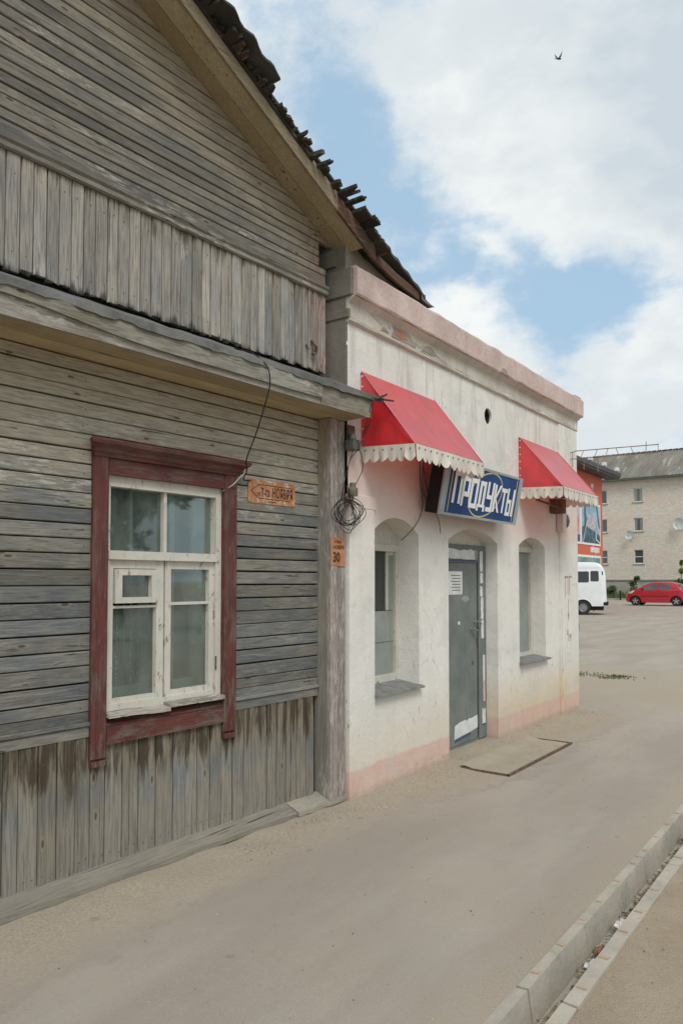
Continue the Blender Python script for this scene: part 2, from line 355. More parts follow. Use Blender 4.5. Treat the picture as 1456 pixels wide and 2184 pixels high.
M['redfab'] = fabric('red_awning_vinyl', (.80, .035, .05), .32, .36, gloss=1.0, coat=1.0)
M['valance'] = fabric('cream_valance_vinyl', (.80, .77, .68), .22, .5)
M['curtain'] = fabric('grey_green_curtain', (.26, .33, .31), .3, .9, gloss=.1)
def lace():
    m_, g = mat('lace_curtain')
    pos = g.n('ShaderNodeNewGeometry').outputs['Position']
    v = g.n('ShaderNodeTexVoronoi', {'Vector': g.scl(pos, (1, 1, .8)), 'Scale': 19.0})
    sx = g.n('ShaderNodeSeparateXYZ', {0: pos})
    band = g.m('SINE', g.m('MULTIPLY', sx.outputs[1], 44.0))
    fl_ = g.m('MULTIPLY', g.mr(g.m('SINE', g.m('MULTIPLY', v.outputs['Distance'], 24.0)), .0, .3), g.mr(band, -.3, .2))
    a = g.m('MAXIMUM', fl_, g.mr(band, -.6, .6, .30, .08))
    d = g.n('ShaderNodeBsdfDiffuse', {'Color': (.85, .92, .88, 1)}).outputs[0]
    t = g.n('ShaderNodeBsdfTransparent').outputs[0]
    g.t.links.new(g.n('ShaderNodeMixShader', {0: a, 1: t, 2: d}).outputs[0], g.n('ShaderNodeOutputMaterial').inputs[0])
    return m_
M['lace'] = lace()
M['interior'] = simple('dim_room', (.12, .14, .13), .95)
M['black'] = simple('black_rubber', (.015, .015, .015), .6)
M['wire'] = simple('black_cable', (.012, .012, .012), .5)
M['rust'] = simple('rusty_steel', (.135, .088, .065), .85, .4, 30)
M['rustpipe'] = simple('rusty_painted_pipe', (.25, .16, .12), .8, .5, 8)
M['steel'] = simple('zinc_grey_sheet', (.24, .25, .25), .45, .2, 8, metal=.3)
M['sillmetal'] = simple('grey_sill_sheet', (.20, .20, .195), .6, .25, 9)
M['insul'] = simple('olive_glazed_insulator', (.13, .13, .09), .22, .3, 12, spec=.7)
M['boxgrey'] = simple('grey_junction_box', (.13, .13, .115), .6, .3, 15)
M['signframe'] = simple('grey_aluminium_frame', (.36, .40, .42), .45, .12, 6, metal=.2)
M['signblue'] = simple('blue_sign_face', (.010, .058, .20), .55, .15, 4, spec=.25)
M['signwhite'] = simple('white_lettering', (.84, .84, .84), .45, .04)
M['signyellow'] = simple('pale_yellow_line', (.62, .50, .20), .45, .05)
M['doorgrey'] = cement('green_grey_door_paint', (.145, .165, .155), (.205, .225, .21), .25)
M['paper'] = simple('white_paper', (.64, .65, .64), .8, .10, 9)
M['navy'] = simple('navy_strip', (.07, .08, .17), .6)
M['pinkstick'] = simple('pink_faded_strip', (.64, .42, .47), .6)
M['greyboard'] = cement('grey_green_painted_board', (.25, .275, .25), (.32, .345, .315), .2)
M['redpaint'] = simple('brown_red_marking_paint', (.44, .28, .24), .8)
M['orangeplate'] = None
def rustplate(name, streak):
    m_, g = mat(name)
    pos = g.n('ShaderNodeNewGeometry').outputs['Position']
    n1 = g.noise(pos, 16 if streak else 9, 6, .7, .6); n2 = g.noise(g.scl(pos, (1, 1, .4)), 40, 5, .7)
    c = g.mix(g.mr(n1, .38, .62), (.40, .15, .07), (.46, .24, .12))
    if streak: c = g.mix(g.mr(g.noise(pos, 11, 6, .75, 1.0), .52, .62), c, (.62, .50, .38))
    c = g.mix(g.mr(n2, .55, .7, 0, .55), c, (.22, .06, .03))
    return finish(m_, g, c, .6, n2, .3, .002, .35)
M['plateA'] = rustplate('rusty_enamel_plate', True); M['plateB'] = rustplate('orange_rusty_plate', False)
M['ink'] = simple('dark_lettering', (.035, .025, .02), .7)
M['inkfade'] = simple('faded_lettering', (.16, .07, .035), .8)
M['leaf'] = simple('green_leaves', (.065, .11, .03), .6, .5, 2)
M['leafpale'] = simple('yellow_green_leaves', (.17, .20, .05), .6, .4, 2)
M['grass'] = simple('summer_grass', (.10, .135, .04), .8, .5, .8)
M['bark'] = simple('thin_bark', (.09, .07, .05), .9)
M['litter'] = simple('dry_litter', (.22, .17, .11), .9, .6, 14)
M['carred'] = simple('red_car_paint', (.46, .012, .03), .28, .04, 2, spec=.7, extra={'Coat Weight': .6, 'Coat Roughness': .05})
M['vanwhite'] = simple('white_van_paint', (.76, .78, .78), .35, .04, 2, spec=.5)
M['carsilver'] = simple('silver_car_paint', (.25, .26, .27), .35, .05, 2, spec=.6)
M['autoglass'] = simple('tinted_auto_glass', (.10, .135, .14), .08, .1, 1, spec=.9)
M['vanglass'] = simple('dark_van_glass', (.035, .037, .042), .12, .2, 1, spec=.6)
M['tyre'] = simple('tyre_rubber', (.035, .035, .035), .85)
M['rim'] = simple('silver_wheel_rim', (.50, .50, .50), .35, .1, 5, metal=.6)
M['hub'] = simple('dull_steel_rim', (.26, .26, .25), .5, .2, 8, metal=.4)
M['lampwhite'] = simple('clear_lamp', (.75, .72, .70), .2, .05)
M['lampred'] = simple('red_lamp', (.55, .05, .06), .25, .05)
M['orangewall'] = simple('orange_red_facade', (.62, .15, .085), .6, .06, .5)
M['darkroof'] = simple('dark_roof_sheet', (.075, .075, .08), .6, .15, 1)
M['greentrim'] = simple('grey_green_eave', (.20, .25, .22), .7, .1, 2)
M['plinth'] = cement('concrete_plinth', (.33, .31, .27), (.42, .40, .35))
M['pvc'] = simple('white_window_frame', (.70, .70, .69), .4, .04)
def farglass():
    m_, g = mat('far_window_glass')
    rnd = g.n('ShaderNodeObjectInfo').outputs['Random']; pos = g.n('ShaderNodeTexCoord').outputs['Object']
    sx = g.n('ShaderNodeSeparateXYZ', {0: pos})
    cur = g.m('MULTIPLY', g.mr(g.m('ABSOLUTE', sx.outputs[0]), .10, .16), g.mr(rnd, .45, .5))
    c = g.mix(g.mr(rnd, 0, 1, 0, .6), (.05, .075, .075), (.11, .14, .135))
    c = g.mix(g.m('MULTIPLY', cur, .6), c, (.34, .36, .34))
    return finish(m_, g, c, .08, spec=.8)
M['farglass'] = farglass()
M['dish'] = simple('pale_dish_metal', (.60, .64, .62), .5, .05)
M['bird'] = simple('black_feathers', (.012, .012, .014), .7)

def farbrick():
    m_, g = mat('silicate_brickwork')
    pos = g.n('ShaderNodeNewGeometry').outputs['Position']
    sx = g.n('ShaderNodeSeparateXYZ', {0: pos})
    uv = g.n('ShaderNodeCombineXYZ', {0: sx.outputs[0], 1: sx.outputs[2], 2: 0.0}).outputs[0]
    b = g.n('ShaderNodeTexBrick', {'Vector': uv, 'Scale': 1.0, 'Mortar Size': .014, 'Brick Width': .26, 'Row Height': .10, 'Mortar Smooth': .3,
                                   'Color1': (.80, .76, .67, 1), 'Color2': (.68, .61, .51, 1), 'Mortar': (.36, .33, .28, 1), 'Bias': .2})
    n_ = g.noise(g.scl(uv, (.35, 1, 1)), .9, 6, .7)
    c = g.mix(g.mr(n_, .45, .66, 0, .55), b.outputs['Color'], (.64, .51, .43))
    c = g.mix(g.mr(g.noise(g.scl(uv, (.25, 2.5, 1)), 3, 4, .6), .56, .68, 0, .35), c, (.46, .40, .33))
    z = sx.outputs[2]
    return finish(m_, g, c, .9, b.outputs['Fac'], -.4, .02, .15)
M['farbrick'] = farbrick()
def farroof():
    m_, g = mat('lichened_asbestos_roof')
    pos = g.n('ShaderNodeNewGeometry').outputs['Position']
    n1 = g.noise(g.scl(pos, (1, .2, .2)), 1.1, 6, .7); n2 = g.noise(pos, 3, 6, .7)
    c = g.mix(g.mr(n1, .3, .7), (.15, .14, .12), (.25, .235, .20))
    c = g.mix(g.mr(n2, .62, .72, 0, .6), c, (.34, .31, .27))
    c = g.mix(g.mr(g.noise(g.scl(pos, (1, .12, .12)), 2.2, 4), .62, .68, 0, .6), c, (.40, .38, .34))
    return finish(m_, g, c, .9, n2, .3, .02, .15)
M['farroof'] = farroof()


# ------------------------------------------------------------------ mesh helpers
WL = {}
def thing(name, label, cat, loc=(0, 0, 0), group=None, kind=None, rz=0):
    o = bpy.data.objects.new(name, None); COL.objects.link(o)
    o.empty_display_size = .1
    o.location = loc; o.rotation_euler = (0, 0, rz)
    if label: o['label'] = label
    if cat: o['category'] = cat
    if group: o['group'] = group
    if kind: o['kind'] = kind
    WL[o.name] = Vector(loc)
    return o
def tag(o, label, cat=None, group=None, kind=None):
    if label: o['label'] = label
    if cat: o['category'] = cat
    if group: o['group'] = group
    if kind: o['kind'] = kind
    return o

class MB:
    def __init__(s): s.v = []; s.f = []
    def add(s, vs, fs):
        b = len(s.v); s.v += [tuple(p) for p in vs]; s.f += [tuple(i + b for i in f) for f in fs]; return s
    def box(s, x0, x1, y0, y1, z0, z1):
        v = [(x0, y0, z0), (x1, y0, z0), (x1, y1, z0), (x0, y1, z0), (x0, y0, z1), (x1, y0, z1), (x1, y1, z1), (x0, y1, z1)]
        return s.add(v, [(0, 3, 2, 1), (4, 5, 6, 7), (0, 1, 5, 4), (1, 2, 6, 5), (2, 3, 7, 6), (3, 0, 4, 7)])
    def quad(s, a, b, c, d): return s.add([a, b, c, d], [(0, 1, 2, 3)])
    def prism(s, pts, off):
        """polygon pts (3d, planar) extruded by vector off"""
        n = len(pts); q = [tuple(p[i] + off[i] for i in range(3)) for p in pts]
        f = [tuple(range(n))[::-1], tuple(range(n, 2 * n))] + [(i, (i + 1) % n, n + (i + 1) % n, n + i) for i in range(n)]
        return s.add(list(pts) + q, f)
    def sweep(s, prof, path, cap=True):
        """prof: list of (a,b); path: list of functions/frames giving 3d from (a,b)"""
        n = len(prof); b = len(s.v)
        for fr in path: s.v += [tuple(fr(a, c)) for a, c in prof]
        for i in range(len(path) - 1):
            for j in range(n):
                k = (j + 1) % n
                s.f.append((b + i * n + j, b + i * n + k, b + (i + 1) * n + k, b + (i + 1) * n + j))
        if cap:
            s.f.append(tuple(b + j for j in range(n))[::-1]); s.f.append(tuple(b + (len(path) - 1) * n + j for j in range(n)))
        return s
    def tube(s, pts, r, n=6):
        P = [Vector(p) for p in pts]; b = len(s.v); m = len(P)
        up = Vector((.13, .21, 1)).normalized(); last = None
        for i, p in enumerate(P):
            t = (P[min(i + 1, m - 1)] - P[max(i - 1, 0)]).normalized()
            a = t.cross(last if last is not None else up)
            a = t.cross(up) if last is None else (last - t * last.dot(t))
            if a.length < 1e-5: a = t.orthogonal()
            a.normalize(); last = a; c = t.cross(a)
            rr = r[i] if isinstance(r, (list, tuple)) else r
            for k in range(n):
                q = 2 * math.pi * k / n
                s.v.append(tuple(p + a * (rr * math.cos(q)) + c * (rr * math.sin(q))))
        for i in range(m - 1):
            for k in range(n):
                l = (k + 1) % n
                s.f.append((b + i * n + k, b + i * n + l, b + (i + 1) * n + l, b + (i + 1) * n + k))
        s.f.append(tuple(b + k for k in range(n))[::-1]); s.f.append(tuple(b + (m - 1) * n + k for k in range(n)))
        return s
    def lathe(s, prof, o=(0, 0, 0), axis='Z', n=16):
        """prof: (r, h)"""
        b = len(s.v); o = Vector(o)
        for r, h in prof:
            for k in range(n):
                q = 2 * math.pi * k / n; c, d = r * math.cos(q), r * math.sin(q)
                s.v.append(tuple(o + Vector({'Z': (c, d, h), 'Y': (c, h, d), 'X': (h, c, d)}[axis])))
        for i in range(len(prof) - 1):
            for k in range(n):
                l = (k + 1) % n
                s.f.append((b + i * n + k, b + i * n + l, b + (i + 1) * n + l, b + (i + 1) * n + k))
        s.f.append(tuple(b + k for k in range(n))[::-1]); s.f.append(tuple(b + (len(prof) - 1) * n + k for k in range(n)))
        return s
    def build(s, name, m_, parent=None, label=None, cat=None, group=None, kind=None, smooth=False, local=True, bevel=0, recalc=True):
        me = bpy.data.meshes.new(name)
        xs = list(zip(*s.v)); c = Vector([(min(a) + max(a)) / 2 for a in xs])
        if parent is None: c.z = min(xs[2])
        me.from_pydata([tuple(Vector(p) - c) for p in s.v], [], s.f)
        if recalc:
            import bmesh
            bm = bmesh.new(); bm.from_mesh(me); bmesh.ops.recalc_face_normals(bm, faces=bm.faces); bm.to_mesh(me); bm.free()
        if isinstance(m_, str): m_ = M[m_]
        me.materials.append(m_)
        if smooth:
            for p in me.polygons: p.use_smooth = True
            me.set_sharp_from_angle(angle=R(38))
        o = bpy.data.objects.new(name, me); COL.objects.link(o)
        o.location = c
        if parent is not None:
            o.parent = parent; o.location = c - PO.get(parent.name, Vector((0, 0, 0)))
            PO[o.name] = c
        else: PO[o.name] = c
        if bevel:
            bv = o.modifiers.new('bevel', 'BEVEL'); bv.width = bevel; bv.segments = 2; bv.limit_method = 'ANGLE'
        tag(o, label, cat, group, kind)
        return o
PO = {}      # for every parent: where its origin lies in the coordinates its parts are modelled in
def root(name, label, cat, origin, world=None, rz=0, group=None, kind=None):
    """an Empty whose parts are modelled in coordinates where the empty sits at origin; world = its real place"""
    o = thing(name, label, cat, world if world is not None else origin, group, kind, rz)
    PO[o.name] = Vector(origin)
    return o
def dup(o, parent=None, dloc=(0, 0, 0), label=None):
    c = o.copy(); COL.objects.link(c); c.parent = parent
    if parent is None or dloc != (0, 0, 0): c.location = Vector(o.location) + Vector(dloc)
    if label: c['label'] = label
    for ch in [k for k in bpy.data.objects if k.parent == o]: dup(ch, c)
    return c
def text(s, size, m_, name, parent, org, sx=1.0, off=0.0, ext=.002, shear=0.0, space=1.0):
    """flat lettering facing +X: origin (x, y, z) is its lower left corner"""
    cu = bpy.data.curves.new(name, 'FONT'); cu.body = s; cu.size = size; cu.offset = off; cu.extrude = ext; cu.shear = shear
    cu.space_character = space; cu.resolution_u = 3
    t = bpy.data.objects.new(name, cu)
    me = bpy.data.meshes.new_from_object(t)
    bpy.data.objects.remove(t)
    b = MB()
    b.add([(org[0] + v.co.z, org[1] + v.co.x * sx, org[2] + v.co.y) for v in me.vertices], [tuple(p.vertices) for p in me.polygons])
    bpy.data.meshes.remove(me)
    return b.build(name, m_, parent, recalc=False)
def J(a): return random.uniform(-a, a)

def hboard(y0, y1, z0, z1, x0=0.0, th=.02, ends=(0, 0), jit=.0022, slope=None, ztop=None):
    """a level board running along Y with soft edges, a little crooked; slope=(C,k) cuts its end along z=C-k*y"""
    b = MB(); c = .004; n = 4
    h = z1 - z0
    g_ = .0042 + random.random() * .003
    prof = [(-.014, .001), (th - c, .001), (th, c + .001), (th, h - c - g_), (th - c, h - g_), (-.014, h - g_)]
    ax, az = J(.0025), J(.001)
    path = []
    for i in range(n):
        t = i / (n - 1); jx, jz = J(.0015) + ax, J(jit) * .5
        def fr(a, q, t=t, jx=jx, jz=jz):
            yy = y0 + (y1 - y0) * t; zz = z0 + q + jz
            if slope: yy = y0 + (min(y1, (slope[0] - zz) / slope[1]) - y0) * t
            return (x0 + a + jx, yy, zz)
        path.append(fr)
    return b.sweep(prof, path)
def vboard(y0, y1, z0, z1, x0=0.0, th=.02, ragged=0.0, lean=0.0):
    b = MB(); c = .004; w_ = y1 - y0; n = 4
    g_ = .0028 + random.random() * .0028
    prof = [(-.014, .001), (-.014, w_ - g_), (th - c, w_ - g_), (th, w_ - c - g_), (th, c + .001), (th - c, .001)]
    jx = [J(.0015) for _ in range(n)]; a0 = J(.003); rg = [random.random() * ragged for _ in prof]
    path = []
    for i in range(n):
        t = i / (n - 1)
        def fr(a, q, t=t, i=i):
            zb = z0
            k = [j for j, p in enumerate(prof) if p == (a, q)][0]
            zb += rg[k] if i == 0 else 0
            return (x0 + a + jx[i] + a0, y0 + q + lean * t, zb + (z1 - zb) * t)
        path.append(fr)
    return b.sweep(prof, path)

# ------------------------------------------------------------------ ground
def sheet(x0, x1, y0, y1, nx, ny, zf):
    b = MB()
    for j in range(ny + 1):
        for i in range(nx + 1):
            x, y = x0 + (x1 - x0) * i / nx, y0 + (y1 - y0) * j / ny
            b.v.append((x, y, zf(x, y)))
    for j in range(ny):
        for i in range(nx):
            a = j * (nx + 1) + i; b.f.append((a, a + 1, a + nx + 2, a + nx + 1))
    return b
from mathutils import noise as mn
def nz(x, y, s, k=0): return mn.noise(Vector((x * s, y * s, k * 7.3)))
def ss(a, b, v):
    t = max(0, min(1, (v - a) / (b - a))); return t * t * (3 - 2 * t)
def pave(x, y):
    m_ = (1 - ss(.05, .50 + .15 * nz(x, y, 1.3), x)) * (1 - ss(8.8, 9.8, y))
    return m_ * (.030 + .016 * nz(x, y, 5)) + .004 * nz(x, y, 1.1, 3) * (1 - ss(1.8, 2.05, x)) * (1 - ss(9, 10, y))
sheet(-.9, 2.093, -6, 10, 75, 330, pave).build('pavement', 'asphalt', kind='structure', label='dusty asphalt pavement along the two house fronts', smooth=True)
sheet(-70, 2.093, 10, 66.3, 4, 4, lambda x, y: 0).build('parking_lot', 'asphalt', kind='structure', label='wide open asphalt lot beyond the shop')
b = MB()
for (x0, x1, y0, y1) in [(2.093, 90, 12, 66.3)]: b.quad((x0, y0, 0), (x1, y0, 0), (x1, y1, 0), (x0, y1, 0))
b.build('road', 'asphalt', kind='structure', label='dusty asphalt road running on to the right of the lot')
sheet(2.335, 14, -6, 12, 60, 90, lambda x, y: -.012 + .012 * nz(x, y, 2.2) * ss(2.335, 2.6, x)).build('dirt_verge', 'dirt', kind='structure', label='sandy dirt ground on the road side of the drain', smooth=True)
b = MB(); b.quad((-2000, -2000, -.35), (2000, -2000, -.35), (2000, 2000, -.35), (-2000, 2000, -.35))
b.build('ground', 'dirt', kind='structure', label='open ground reaching the horizon')

# drain: precast U-shaped lengths laid end to end
drain = root('drain_channel', 'open concrete drain channel of U-shaped lengths between pavement and dirt', None, (2.2, 3, -.2), kind='structure')
b = MB()
seg = .868
outline = [(2.094, -.20), (2.336, -.20), (2.336, .0), (2.276, .002), (2.262, -.135), (2.160, -.135), (2.141, .006), (2.094, .004)]
ys = [2.852 + seg * i for i in range(-7, 11)]
for i, y0 in enumerate(ys):
    b = MB(); a, c = y0 + .003, y0 + seg - .003; jx, jz = J(.004), J(.004)
    n = 9; path = []
    for k in range(n):
        t = k / (n - 1); yy = a + (c - a) * t
        e = [J(.0022) for _ in outline]
        def fr(p, q, yy=yy, e=e):
            j = [m_ for m_, o_ in enumerate(outline) if o_ == (p, q)][0]
            top = q > -.05
            return (p + jx + (e[j] if top else 0), yy, q + (jz + e[j] * .8 if top else 0))
        path.append(fr)
    b.sweep(outline, path)
    s_ = b.build('concrete_segment', 'concrete', drain)
    for k in range(3):
        yy = y0 + .14 + .29 * k + J(.02)
        for (xa, xb, zt) in [(2.102, 2.132, .0065), (2.285, 2.322, .0045)]:
            if random.random() < .9 and 1.9 < yy < 7.0:
                m_ = MB(); w_ = .009 + J(.003); d = J(.006)
                zt += jz
                m_.prism([(xa + jx, yy - w_, zt - .006), (xb + jx, yy - w_ + d, zt - .006), (xb + jx + .003, yy + w_ + d, zt - .006), (xa + jx + J(.004), yy + w_, zt - .006)], (0, 0, .009))
                m_.build('brick_mark', 'tab', s_)

# ------------------------------------------------------------------ wooden house (its own frame: wall plane x=0, turned 3 degrees about (0,4.3))
HO = (0, 4.3, 0)
house = root('wooden_house', 'old grey timber house with horizontal and vertical boards, red window casing and ragged roof', 'house', HO, rz=R(-3))
S0 = -.8           # near end of the modelled front
b = MB(); b.box(-.20, -.035, S0, 2.50, .03, 3.2); b.box(-.20, -.035, 3.40, 4.34, .03, 3.2); b.box(-.20, -.035, 2.50, 3.40, .03, .86); b.box(-.20, -.035, 2.50, 3.40, 2.18, 3.2)
b.prism([(-.035, S0, 3.2), (-.035, 4.30, 3.2), (-.035, 4.30, 4.10), (-.035, S0, 6.5)], (-.165, 0, 0))
b.build('wall', 'sheath', house)
zs = [2.768, 2.70, 2.617, 2.547, 2.467, 2.377, 2.295, 2.218, 2.139, 2.063, 1.982, 1.903, 1.824, 1.746, 1.665, 1.58, 1.495, 1.412, 1.329, 1.242, 1.162, 1.073, .986, .92]
for i in range(len(zs) - 1):
    z1, z0 = zs[i], zs[i + 1]
    if z0 > 2.30:
        hboard(S0, 4.262, z0, z1).build('siding_board', 'siding', house)
    else:
        hboard(S0, 2.43, z0, z1).build('siding_board', 'siding', house)
        hboard(3.44, 4.262, z0 + J(.004), z1).build('siding_board', 'siding', house)
for y0, y1 in [(S0, 2.43), (3.44, 4.26)]:
    b = MB(); b.box(-.01, .018, y0, y1, .868, .918); b.build('siding_board', 'siding', house)
    b = MB(); b.sweep([(-.01, .842), (.028, .842), (.036, .850), (.034, .862), (.024, .868), (-.01, .869)], [lambda a, q, y=y: (a, y, q) for y in (y0, y1)]); b.build('ledge_moulding', 'siding', house)
    b = MB(); b.box(-.01, .024, y0, y1, .790, .840); b.build('ledge_board', 'siding', house)
low = [1.977, 2.052, 2.155, 2.256, 2.358, 2.445, 2.535, 2.641, 2.748, 2.862, 2.984, 3.074, 3.166, 3.262, 3.356, 3.45, 3.543, 3.643, 3.755, 3.843, 3.939, 4.043, 4.14, 4.225]
y = 1.977
while y > S0: y -= .098 + J(.012); low.insert(0, y)
for i in range(len(low) - 1):
    top = .790 if (low[i] < 2.40 or low[i] >= 3.44) else .80
    vboard(low[i], low[i + 1], .10 + J(.004), top, lean=J(.002)).build('vertical_board', 'lowvert', house)
up = [1.94, 2.015, 2.085, 2.155, 2.224, 2.295, 2.368, 2.438, 2.513, 2.578, 2.651, 2.726, 2.796, 2.869, 2.939, 3.012, 3.098, 3.175, 3.242, 3.331, 3.418, 3.504, 3.584, 3.648, 3.719, 3.79, 3.868, 3.948, 4.016, 4.09, 4.15, 4.206, 4.268, 4.348]
y = 1.94
while y > S0: y -= .073 + J(.006); up.insert(0, y)
for i in range(len(up) - 1):
    vboard(up[i], up[i + 1], 3.108 + J(.006), 3.70, x0=.004, ragged=.022, lean=J(.002)).build('upper_board', 'upvert', house)
b = MB(); b.sweep([(-.01, 3.690), (.036, 3.690), (.044, 3.700), (.040, 3.726), (.050, 3.740), (.052, 3.755), (.02, 3.764), (-.01, 3.764)], [lambda a, q, y=y: (a, y, q) for y in (S0, 4.352)]); b.build('belt_moulding', 'trim', house)
gz = [3.768, 3.845, 3.90, 3.968, 4.022, 4.080, 4.147, 4.215, 4.288, 4.356, 4.418]
while gz[-1] < 6.3: gz.append(gz[-1] + .068 + J(.006))
for i in range(len(gz) - 1):
    z0, z1 = gz[i], gz[i + 1]
    ymax = 4.345 if z1 < 3.95 else 4.275 if z1 < 4.09 else 9
    if z0 > 6.05 + .469 * .8 - .1: continue
    ye = min(ymax, (6.152 - z1) / .469)
    if ye <= S0 + .1: continue
    hboard(S0, ymax if ymax < 5 else 9, z0, z1, x0=-.004, slope=(6.150, .469) if ymax > 5 else None).build('gable_board', 'gable', house)
# corner post of two boards, side board
b = vboard(0, .001, 0, 1); b = MB()
b.box(-.01, .128, 4.264, 4.286, .055, 2.765); b.build('post_side_board', 'post', house)
vboard(4.262, 4.352, .06, 2.765, x0=.115, th=.022).build('corner_post', 'postfront', house)
vboard(4.354, 4.438, .055, 2.765, x0=.113, th=.022).build('corner_post', 'postfront', house)
b = MB(); b.box(-.15, .11, 4.288, 4.432, .05, 2.76); b.build('post_core', 'sheath', house)
# base planks sloping off the wall foot
for (ya, yb, xf, zf) in [(S0, 3.93, .125, .048), (3.936, 4.45, .138, .05)]:
    b = MB(); n = 12
    prof = [(.004, .112), (xf, zf + .012), (xf + .002, zf - .016), (.004, .078)]
    b.sweep(prof, [lambda a, q, y=ya + (yb - ya) * k / (n - 1), e=J(.003), f=J(.002): (a + (e if a > .05 else 0), y, q + (f if a > .05 else 0)) for k in range(n)])
    b.build('base_plank', 'plankdust', house)
b = MB(); b.box(-.15, .10, S0, 4.44, -.1, .05); b.build('footing', 'cement', house)
b = MB()
def nail(y, z, x): b.lathe([(.0034, x), (.0034, x + .0014)], (0, y, z), 'X', 6)
for i in range(len(low) - 1):
    if low[i] > 1.2:
        for u in (.25, .75):
            nail(low[i] + (low[i + 1] - low[i]) * u + J(.006), .155 + J(.012), .0205)
            nail(low[i] + (low[i + 1] - low[i]) * u + J(.006), .70 + J(.012), .0205)
for i in range(len(up) - 1):
    if up[i] > 1.2:
        nail((up[i] + up[i + 1]) / 2 + J(.012), 3.20 + J(.012), .0245); nail((up[i] + up[i + 1]) / 2 + J(.012), 3.60 + J(.012), .0245)
for i in range(len(zs) - 1):
    for y in (1.62, 2.38, 3.50, 4.22):
        if zs[i + 1] > 2.3 or y < 2.42 or y > 3.46: nail(y + J(.01), (zs[i] + zs[i + 1]) / 2 + J(.012), .0205)
b.build('nail_heads', 'rust', house, kind='stuff')
# pent roof: soffit boards, fascia, felt
for (xa, xb) in [(.002, .165), (.168, .332)]:
    b = MB(); b.box(xa, xb, S0, 4.43, 2.770, 2.788); b.build('soffit_board', 'soffit', house)
for (ya, yb) in [(S0, 3.90), (3.905, 4.452)]:
    b = MB(); n = 10
    b.sweep([(.334, 2.766), (.356, 2.764), (.358, 2.90), (.336, 2.902)], [lambda a, q, y=ya + (yb - ya) * k / (n - 1), e=J(.003): (a + e, y, q + e) for k in range(n)])
    b.build('fascia_board', 'fascia', house)
b = MB()   # a second, thinner strip nailed along the fascia, its lower edge wandering
n = 30
b.sweep([(0, 0), (1, 0), (1, 1), (0, 1)], [lambda a, q, y=S0 + (3.90 - S0) * k / (n - 1): (.359 + .012 * a, y, (2.80 + .055 * ss(2.6, 1.7, y) + .05 * ss(2.7, 3.7, y) * 0 + .004 * nz(y, 0, 3)) * (1 - q) + 2.903 * q) for k in range(n)])
b.build('fascia_strip', 'fascia', house)
b = MB(); n = 150; top = []
for k in range(n + 1):
    y = S0 + (4.56 - S0) * k / n
    st_ = random.Random(int((y + .02 * nz(y, 6, 3)) / .11)).random(); rag = .010 * nz(y, 0, 9) + .014 * (st_ - .5); drop = .010 * nz(y, 5, 14) - .020 * (st_ - .4)
    b.v += [(.0, y, 3.098 + .01 * nz(y, 8, 6)), (.19, y, 3.01 + .008 * nz(y, 9, 4)), (.372 + rag, y, 2.928 + .006 * nz(y, 2, 5)), (.380 + rag, y, 2.890 + drop), (.362 + rag, y, 2.893 + drop), (.19, y, 2.985), (.0, y, 3.07)]
for k in range(n):
    for j in range(6):
        a = k * 7 + j; b.f.append((a, a + 1, a + 8, a + 7))
b.f.append(tuple(range(7))); b.f.append(tuple(n * 7 + j for j in range(7)))
b.build('pent_roof_felt', 'felt', house, smooth=True)
b = MB(); b.box(.0, .33, 4.424, 4.444, 2.79, 2.90); b.build('roof_end_board', 'fascia', house)
for (p0, p1) in [((.36, 4.50, 2.915), (.45, 4.60, 2.90)), ((.38, 4.47, 2.90), (.40, 4.585, 2.955))]:
    b = MB(); b.tube([p0, p1], [.012, .007], 5); b.build('splinter', 'rakewood', house)

# the rake: soffit planks, fascia, roof planks with rotten ends, corrugated sheet
K = .469
def zr(y, c): return c - K * y
def rboard(x0, x1, ya, yb, c0, th):
    b = MB(); b.sweep([(x0, c0), (x1, c0), (x1, c0 + th), (x0, c0 + th)], [lambda a, q, y=y: (a, y, zr(y, q)) for y in (ya, yb)]); return b
for (xa, xb) in [(.0, .123), (.127, .25)]:
    rboard(xa, xb, S0, 4.50, 6.156, .02).build('rake_soffit_board', 'soffit', house)
rboard(.252, .272, S0, 4.18, 6.150, .125).build('rake_fascia_board', 'rakeface', house)
rboard(.252, .274, 4.184, 4.62, 6.150, .115).build('rake_fascia_board', 'redwood', house)
rboard(.272, .284, S0, 3.9, 6.243, .03).build('rake_batten', 'rakewood', house)
rboard(-.2, .25, S0, 3.62, 6.283, .02).build('roof_deck', 'rakewood', house)
y = S0; roofy = []
while y < 4.62:
    w_ = (.085 + J(.03)) if not 3.72 < y < 4.3 else .042 + J(.022); gap = random.random() * (.006 if y < 3.75 else .06 if y < 4.3 else .015)
    tip = .34 + J(.04) if y < 3.7 else (.39 + J(.08) if y < 4.3 else .40 + J(.05))
    roofy.append((y, y + w_ - .004, tip)); y += w_ + gap
